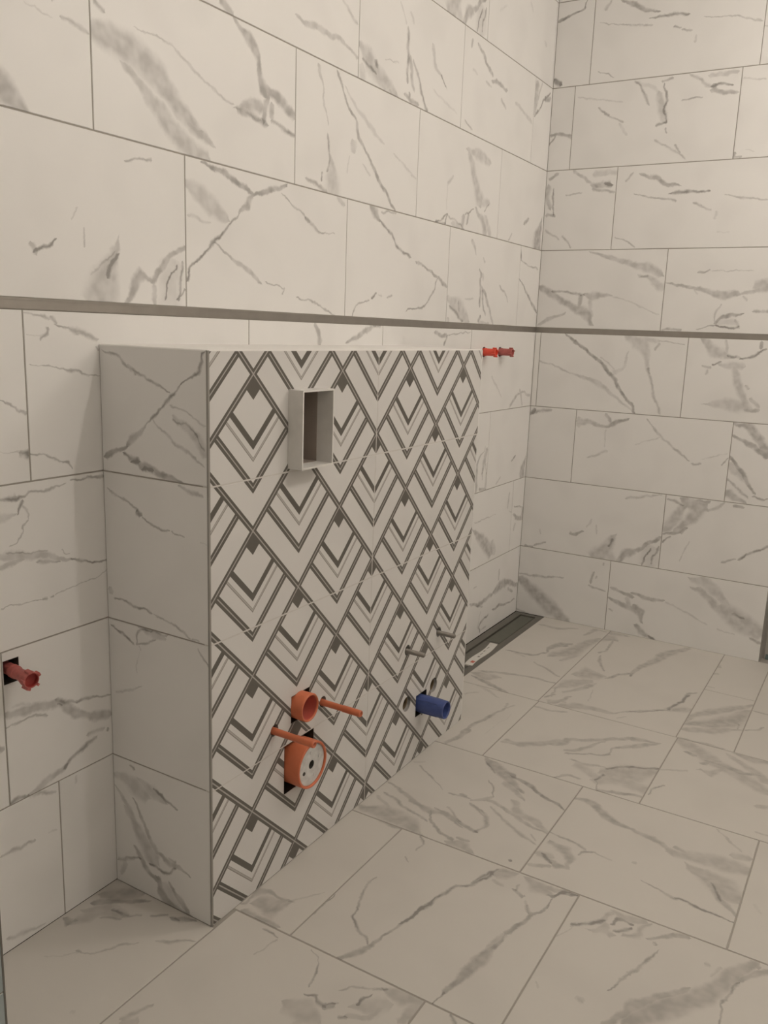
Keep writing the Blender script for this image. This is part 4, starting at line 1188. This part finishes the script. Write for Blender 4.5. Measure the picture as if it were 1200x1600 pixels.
# marble tiles on the visible left side
zsd = [0.0, ZR[1], ZR[2], ZR[3], BH]
for k in range(4):
    z0, z1 = zsd[k], zsd[k+1]
    o = tile(half, 'S', 0.0, BD, z0-(JT/2 if k == 0 else 0), z1, lambda u, v: hp(frame_back(u, v, BX0)))
for k in range(4):                                  # and on the far side
    mt = MB(); mt.box(0.0011, BD-0.0011, 0.0011, zsd[k+1]-zsd[k]-0.0011, -0.008, 0, ch=0.0007)
    o = mt.build('tile', None, half, hp(Matrix(((0,0,1,BX1),(1,0,0,-BD),(0,1,0,zsd[k]),(0,0,0,1)))))
    o.data.materials.append(None); o.material_slots[0].link = 'OBJECT'; PENDING.append((o, 'S'))
tp = MB(); tp.box(BX0+0.001, BX1, -BD+0.0005, -0.0005, BH-0.008, BH, ch=0.001)
tp.build('top_cover', M_TOPWHITE, half, hp(Matrix.Identity(4)))
ed = MB(); ed.box(BX0-0.0008, BX0+0.0035, -BD-0.0012, -BD+0.003, 0.0, BH-0.001)
ed.build('corner_profile', M_ALUDARK, half, hp(Matrix.Identity(4)))
e2 = MB(); e2.box(BX1-0.002, BX1+0.0006, -BD-0.0006, -BD+0.002, 0.0, BH-0.001)
e2.build('corner_profile', M_TOPWHITE, half, hp(Matrix.Identity(4)))

# leftovers outside the view repeat prints of the same range
for o, pl in PENDING:
    o.material_slots[0].material = random.choice([m for m, p in POOL if (p == 'F') == (pl == 'F')])

# ------------------------------------------------------------------ fixtures on the half wall
def thing(name, label, cat, mw, group=None):
    o = bpy.data.objects.new(name, None); COL.objects.link(o); o.empty_display_size = 0.03; o.matrix_basis = mw
    return tag(o, label, cat, group)

# sleeve for the flush plate
mw = on_front(BX0+0.2875, 0.9875)
t = thing('flush_plate_sleeve', 'white rectangular plastic sleeve sticking out of the patterned half wall near its top', 'sleeve', mw)
hw, hh, tk, pr_ = 0.0545, 0.0795, 0.0035, 0.036
m = MB()
m.box(-hw, hw, hh-tk, hh, -0.004, pr_); m.box(-hw, hw, -hh, -hh+tk, -0.004, pr_)
m.box(-hw, -hw+tk, -hh+tk, hh-tk, -0.004, pr_); m.box(hw-tk, hw, -hh+tk, hh-tk, -0.004, pr_)
m.build('sleeve_body', M_SLEEVE, t)
m = MB(); a, b = hw-tk, hh-tk
m.box(-a-0.002, -a+0.001, -b, b, -0.10, -0.004); m.box(a-0.001, a+0.002, -b, b, -0.10, -0.004)
m.box(-a, a, b-0.001, b+0.002, -0.10, -0.004); m.box(-a, a, -b-0.002, -b+0.001, -0.10, -0.004); m.box(-a, a, -b, b, -0.104, -0.10)
m.build('inner_liner', M_CAV, t)
m = MB(); m.box(-0.028, -0.012, -0.06, 0.055, -0.098, -0.085); m.box(0.008, 0.030, -0.06, 0.02, -0.098, -0.082)
m.build('valve_part', M_DARK, t)

# orange flush pipe cup
mw = on_front(BX0+0.2855, 0.3745)
t = thing('flush_pipe_socket', 'open orange round pipe socket in a square hole above the large orange cap', 'pipe', mw)
lathe([(0.0300, -0.05), (0.0315, -0.004), (0.0322, 0.028), (0.0310, 0.030), (0.0285, 0.030), (0.0280, 0.026)]).build('socket_rim', M_ORANGE, t, smooth=True)
lathe([(0.0283, 0.0285), (0.0275, -0.03), (0.0, -0.032)]).build('socket_inside', M_ORANGEIN, t, smooth=True)
# large waste pipe with cap
mw = on_front(BX0+0.2875, 0.2395)
t = thing('waste_pipe_cap', 'large round orange pipe end closed by a grey smeared cap, low on the patterned wall', 'pipe cap', mw)
lathe([(0.0520, -0.05), (0.0535, 0.0), (0.0540, 0.036), (0.0530, 0.038), (0.0485, 0.038), (0.0480, 0.034)], 48).build('pipe_ring', M_ORANGE, t, smooth=True)
lathe([(0.0485, 0.0335), (0.046, 0.0345), (0.0100, 0.0345), (0.0098, 0.033)], 48).build('grey_cap', M_CAPGREY, t)
for ang in (20, 95, 200, 290):
    x, y = 0.030*math.cos(math.radians(ang)), 0.030*math.sin(math.radians(ang))
    lathe([(0.0045, 0.0340), (0.0040, 0.0358), (0.0, 0.0358)], 10).build('cap_stud', M_DARK if ang in (200,) else M_CAPGREY, t, Matrix.Translation((x, y, 0)))
lathe([(0.0098, 0.0335), (0.0098, 0.012), (0.0, 0.012)], 20).build('cap_hole', M_DARK, t)  # dark colour on the hole walls stands in for the shade inside
# orange covered mounting bolts
for (u, z, lab) in ((0.376, 0.3455, 'long orange plastic bolt sleeve right of the open orange pipe socket'),
                    (0.1975, 0.3465, 'long orange plastic bolt sleeve in front of the large capped pipe')):
    mw = on_front(BX0+u, z)
    t = thing('bolt_sleeve', lab, 'bolt sleeve', mw, 'orange bolt sleeves')
    lathe([(0.0082, -0.05), (0.0082, 0.0), (0.0076, 0.006), (0.0072, 0.055), (0.0079, 0.058), (0.0079, 0.102), (0.0070, 0.105), (0.0050, 0.105), (0.0048, 0.095), (0.0, 0.095)], 20).build('tube', M_ORANGE, t, smooth=True)
    lathe([(0.0108, -0.02), (0.0108, -0.006), (0.0085, -0.006)], 20).build('hole_seal', M_DARK, t)
# grey threaded bolts
for (u, z, lab) in ((0.772, 0.345, 'grey metal bolt left, above the blue pipe plug'), (0.954, 0.344, 'grey metal bolt nearest the right end of the patterned wall')):
    mw = on_front(BX0+u, z)
    t = thing('mounting_bolt', lab, 'bolt', mw, 'grey mounting bolts')
    prof = [(0.0060, -0.05)]
    z_ = -0.002
    while z_ < 0.050: prof += [(0.0069, z_), (0.0062, z_+0.0013)]; z_ += 0.0026
    prof += [(0.0058, 0.051), (0.0045, 0.053), (0.0, 0.053)]
    lathe(prof, 16).build('threaded_rod', M_ROD, t, smooth=False)
    lathe([(0.0125, -0.02), (0.0125, -0.009), (0.0062, -0.009)], 20).build('hole_seal', M_DARK, t)
# two round water inlets
for (u, z, lab) in ((0.7805, 0.1885, 'round hole with dull brass water inlet left of the blue pipe plug'), (0.9385, 0.1885, 'round hole with dull brass water inlet above right of the blue pipe plug')):
    mw = on_front(BX0+u, z)
    t = thing('water_inlet', lab, 'water inlet', mw, 'brass water inlets')
    lathe([(0.0205, -0.034), (0.0205, -0.012), (0.0195, -0.009), (0.0165, -0.009), (0.0155, -0.012), (0.0155, -0.032), (0.0, -0.032)], 28).build('brass_ring', M_BRASS, t, smooth=False)
    lathe([(0.0085, -0.032), (0.0085, -0.020), (0.0, -0.019)], 12).build('plug', M_DARK, t)
# blue waste plug
mw = on_front(BX0+0.8655, 0.1595)
t = thing('blue_pipe_plug', 'short blue plastic pipe end sticking out of a square hole', 'pipe plug', mw)
lathe([(0.0255, -0.05), (0.0255, 0.0), (0.0258, 0.078), (0.0248, 0.081), (0.0228, 0.081), (0.0222, 0.076), (0.0218, 0.020), (0.0, 0.020)], 40).build('pipe', M_BLUE, t, smooth=True)
for k in range(4):
    a = math.radians(45+90*k)
    mm_ = MB(); mm_.box(0.0250, 0.0272, -0.0016, 0.0016, 0.004, 0.060); mm_.build('rib', M_BLUE, t, Matrix.Rotation(a, 4, 'Z'))
# black foam lining behind the square holes
for (u0, u1, z0, z1, lab) in ((0.2555, 0.3225, 0.340, 0.4035, 'dark square recess around the open orange pipe socket'),
                              (0.2325, 0.3425, 0.1795, 0.2957, 'dark square recess around the large capped pipe'),
                              (0.8335, 0.897, 0.127, 0.192, 'dark square recess around the blue pipe plug')):
    m = MB(); x0, x1, y0, y1 = BX0+u0+0.0003, BX0+u1-0.0003, z0+0.0003, z1-0.0003; cx, cy = (x0+x1)/2, (y0+y1)/2
    d = 0.0012
    for bb in ((x0, x0+d, y0, y1), (x1-d, x1, y0, y1), (x0, x1, y0, y0+d), (x0, x1, y1-d, y1)): m.box(bb[0]-cx, bb[1]-cx, bb[2]-cy, bb[3]-cy, -0.045, -0.0006)
    m.box(x0-cx, x1-cx, y0-cy, y1-cy, -0.047, -0.045)
    o = m.build('foam_recess', M_BLACK, half, hp(on_front(cx, cy))); tag(o, lab)

# ------------------------------------------------------------------ red pipe plugs in the left wall
def red_plug(u, z, lab, mat, dusty, length):
    t = thing('red_pipe_plug', lab, 'pipe plug', frame_left(u, z), 'red pipe plugs')
    lathe([(0.0135, -0.05), (0.0135, 0.0), (0.0142, 0.004), (0.0142, 0.010), (0.0132, 0.012), (0.0132, length-0.010), (0.0145, length-0.008), (0.0145, length-0.001), (0.0135, length), (0.0105, length), (0.0100, length-0.006), (0.0, length-0.007)], 28).build('plug_body', mat, t, smooth=False)
    for k in range(4):
        a = math.radians(20+90*k)
        w = MB(); w.box(0.0135, 0.0178, -0.0018, 0.0018, length-0.013, length+0.002); w.build('lug', mat, t, Matrix.Rotation(a, 4, 'Z'))
    lathe([(0.0182, -0.03), (0.0182, -0.006), (0.0136, -0.006)], 24).build('hole_seal', M_DARK, t)
    return t
red_plug(-0.498, 1.124, 'bright red pipe plug under the metal strip, left of its pair', M_RED, 0, 0.050)
red_plug(-0.352, 1.124, 'dusty red pipe plug under the metal strip, nearer the room corner', M_REDDIM, 1, 0.052)
t = thing('red_pipe_plug', 'chipped red pipe plug in a dark square hole at the far left', 'pipe plug', frame_left(-2.4770, 0.5605) @ Matrix.Rotation(math.radians(3), 4, 'X') @ Matrix.Rotation(math.radians(-4), 4, 'Y'), 'red pipe plugs')
lathe([(0.0112, -0.04), (0.0112, 0.0), (0.0124, 0.004), (0.0124, 0.016), (0.0108, 0.018), (0.0108, 0.032), (0.0118, 0.036), (0.0145, 0.046), (0.0152, 0.050), (0.0152, 0.060), (0.0146, 0.062), (0.0132, 0.062), (0.0128, 0.054), (0.0, 0.052)], 28).build('plug_body', M_REDDIM, t, smooth=False)
lathe([(0.0131, 0.0600), (0.0127, 0.0545), (0.0, 0.0528)], 24).build('plug_face', simple('dark_red_plastic', (0.30, 0.03, 0.025), 0.5, var=0.25, scale=80), t)
for k, (w_, l_) in enumerate(((0.0035, 0.010), (0.0022, 0.006), (0.0040, 0.012), (0.0025, 0.007), (0.003, 0.008))):
    a = math.radians(100+72*k)
    w = MB(); w.box(0.0140, 0.0184, -w_, w_, 0.060-l_, 0.064); w.build('lug', M_REDDIM, t, Matrix.Rotation(a, 4, 'Z'))
m = MB(); x0, x1, y0, y1 = -2.4942, -2.4618, 0.5363, 0.5817; cx, cy = (x0+x1)/2, (y0+y1)/2
for bb in ((x0, x0+.001, y0, y1), (x1-.001, x1, y0, y1), (x0, x1, y0, y0+.001), (x0, x1, y1-.001, y1)): m.box(bb[0]-cx, bb[1]-cx, bb[2]-cy, bb[3]-cy, -0.045, -0.0006)
m.box(x0-cx, x1-cx, y0-cy, y1-cy, -0.047, -0.045)
o = m.build('foam_recess', M_BLACK, wall_left, frame_left(cx, cy)); o.matrix_parent_inverse = wall_left.matrix_basis.inverted(); tag(o, 'dark square recess around the chipped red plug')

# ------------------------------------------------------------------ linear shower drain along the left wall
dr = tag(empty('linear_drain', (-0.55, -0.075, 0)), 'dark steel linear shower drain in the floor along the left wall', 'drain')
dm = Matrix.Translation((0.55, 0.075, 0))
m = MB(); m.box(BX1+0.001, -0.002, -0.1305, -0.104, -0.012, -0.0006); m.box(BX1+0.001, -0.002, -0.034, -0.003, -0.012, -0.0006)
m.box(-0.028, -0.002, -0.104, -0.034, -0.012, -0.0010)
m.build('drain_frame', M_STEEL, dr, dm)
m = MB(); m.box(BX1+0.001, -0.028, -0.104, -0.034, -0.036, -0.034); m.box(BX1+0.001, -0.028, -0.104, -0.102, -0.036, -0.012); m.box(BX1+0.001, -0.028, -0.036, -0.034, -0.036, -0.012)
m.build('trough', M_DARK, dr, dm)
m = MB(); m.box(-0.405, -0.034, -0.0985, -0.040, -0.012, -0.004); m.build('cover_plate', M_STEELD, dr, dm)
m = MB(); m.box(BX1+0.004, -0.408, -0.0985, -0.040, -0.012, -0.004); m.build('cover_plate', M_STEEL, dr, dm)
st = MB()
n = 10
pts = []
for i in range(n+1):
    x = -0.690+0.258*i/n
    yc = -0.089+0.004*math.sin(i*0.7)-0.010*(1-i/n)
    pts.append((x, yc))
for (xa, ya), (xb, yb) in zip(pts, pts[1:]):
    w = 0.0155
    st.quad((xa, ya-w, 0.0012), (xb, yb-w, 0.0012), (xb, yb+w, 0.0012), (xa, ya+w, 0.0012))
    st.quad((xa, ya+w, -0.0038), (xb, yb+w, -0.0038), (xb, yb-w, -0.0038), (xa, ya-w, -0.0038))
    st.quad((xa, ya-w, -0.0038), (xb, yb-w, -0.0038), (xb, yb-w, 0.0012), (xa, ya-w, 0.0012)); st.quad((xa, ya+w, 0.0012), (xb, yb+w, 0.0012), (xb, yb+w, -0.0038), (xa, ya+w, -0.0038))
(xa, ya), (xb, yb) = pts[0], pts[-1]
st.quad((xa, ya-w, -0.0038), (xa, ya-w, 0.0012), (xa, ya+w, 0.0012), (xa, ya+w, -0.0038)); st.quad((xb, yb+w, -0.0038), (xb, yb+w, 0.0012), (xb, yb-w, 0.0012), (xb, yb-w, -0.0038))
sk = st.build('sticker', M_PAPER, dr, dm)
for (x, y, wx, wy, mt) in ((-0.655, -0.100, .010, .007, M_PRINTR), (-0.595, -0.097, .006, .004, M_PRINT), (-0.565, -0.094, .012, .0015, M_PRINT), (-0.53, -0.090, .008, .002, M_PRINT), (-0.49, -0.088, .010, .0015, M_PRINT)):
    q_ = MB(); q_.box(x-wx, x+wx, y-wy, y+wy, 0.0012, 0.0014); q_.build('print_mark', mt, sk)

# clear greenish wedge lying at the doorway edge
wm = MB()
wm.v = [(-.012,-.010,0),(.016,-.010,0),(.016,.010,0),(-.012,.010,0),(.016,-.010,.012),(.016,.010,.012)]
wm.f = [(0,3,2,1),(1,2,5,4),(0,1,4),(3,5,2),(0,4,5,3)]
tag(wm.build('levelling_wedge', M_GLASSY, None, Matrix.Translation((0.055, -1.0205, 0.0))), 'small greenish plastic wedge on the floor at the right wall edge', 'wedge')

# ------------------------------------------------------------------ bare bulb on the ceiling, above the frame
bl = tag(empty('ceiling_bulb', LAMP_POS), 'bare light bulb hanging from the ceiling', 'light bulb')
eb, nt = new_mat('bulb_glow'); em = nt.nodes.new('ShaderNodeEmission'); em.inputs[0].default_value = (*LAMP_COLOR, 1); em.inputs[1].default_value = LAMP_STRENGTH
oo = nt.nodes.new('ShaderNodeOutputMaterial'); nt.links.new(em.outputs[0], oo.inputs[0])
R_ = LAMP_RADIUS
lathe([(0, -R_)]+[(R_*math.sin(math.radians(a)), -R_*math.cos(math.radians(a))) for a in range(20, 150, 15)]+[(0.013, R_*1.05), (0.013, R_*1.3), (0, R_*1.3)], 20).build('bulb', eb, bl, smooth=True)
lathe([(0.016, R_*1.2), (0.018, R_*1.3), (0.018, 0.085), (0.006, 0.095), (0.004, CEIL-LAMP_POS[2]-0.0005), (0, CEIL-LAMP_POS[2]-0.0005)], 20).build('socket', M_SLEEVE, bl, smooth=True)

def added_fill_globe(pos, strength, label):  # made-up fill light: globe and holder added only to brighten the room
    gl = tag(empty('added_fill_globe', pos), label, 'lamp', 'added fill globes')
    eg, nt = new_mat('fill_glow'); em = nt.nodes.new('ShaderNodeEmission'); em.inputs[0].default_value = (*LAMP_COLOR, 1); em.inputs[1].default_value = strength
    oo = nt.nodes.new('ShaderNodeOutputMaterial'); nt.links.new(em.outputs[0], oo.inputs[0])
    G = FILL_RADIUS; h = CEIL-pos[2]
    lathe([(0, -G)]+[(G*math.sin(math.radians(a)), -G*math.cos(math.radians(a))) for a in range(10, 166, 12)]+[(0.03, G*0.985), (0, G*0.985)], 28).build('globe', eg, gl, smooth=True)
    lathe([(0.034, G*0.96), (0.034, G*0.96+0.03), (0.006, G*0.96+0.035), (0.006, h-0.02), (0.04, h-0.015), (0.04, h-0.0005), (0, h-0.0005)], 20).build('fill_holder', M_SLEEVE, gl, smooth=True)
added_fill_globe(FILL_POS, FILL_STRENGTH, 'added fill light globe near the doorway, out of view')
added_fill_globe(REAR_FILL_POS, REAR_FILL_STRENGTH, 'added fill light globe at the rear of the room, out of view')
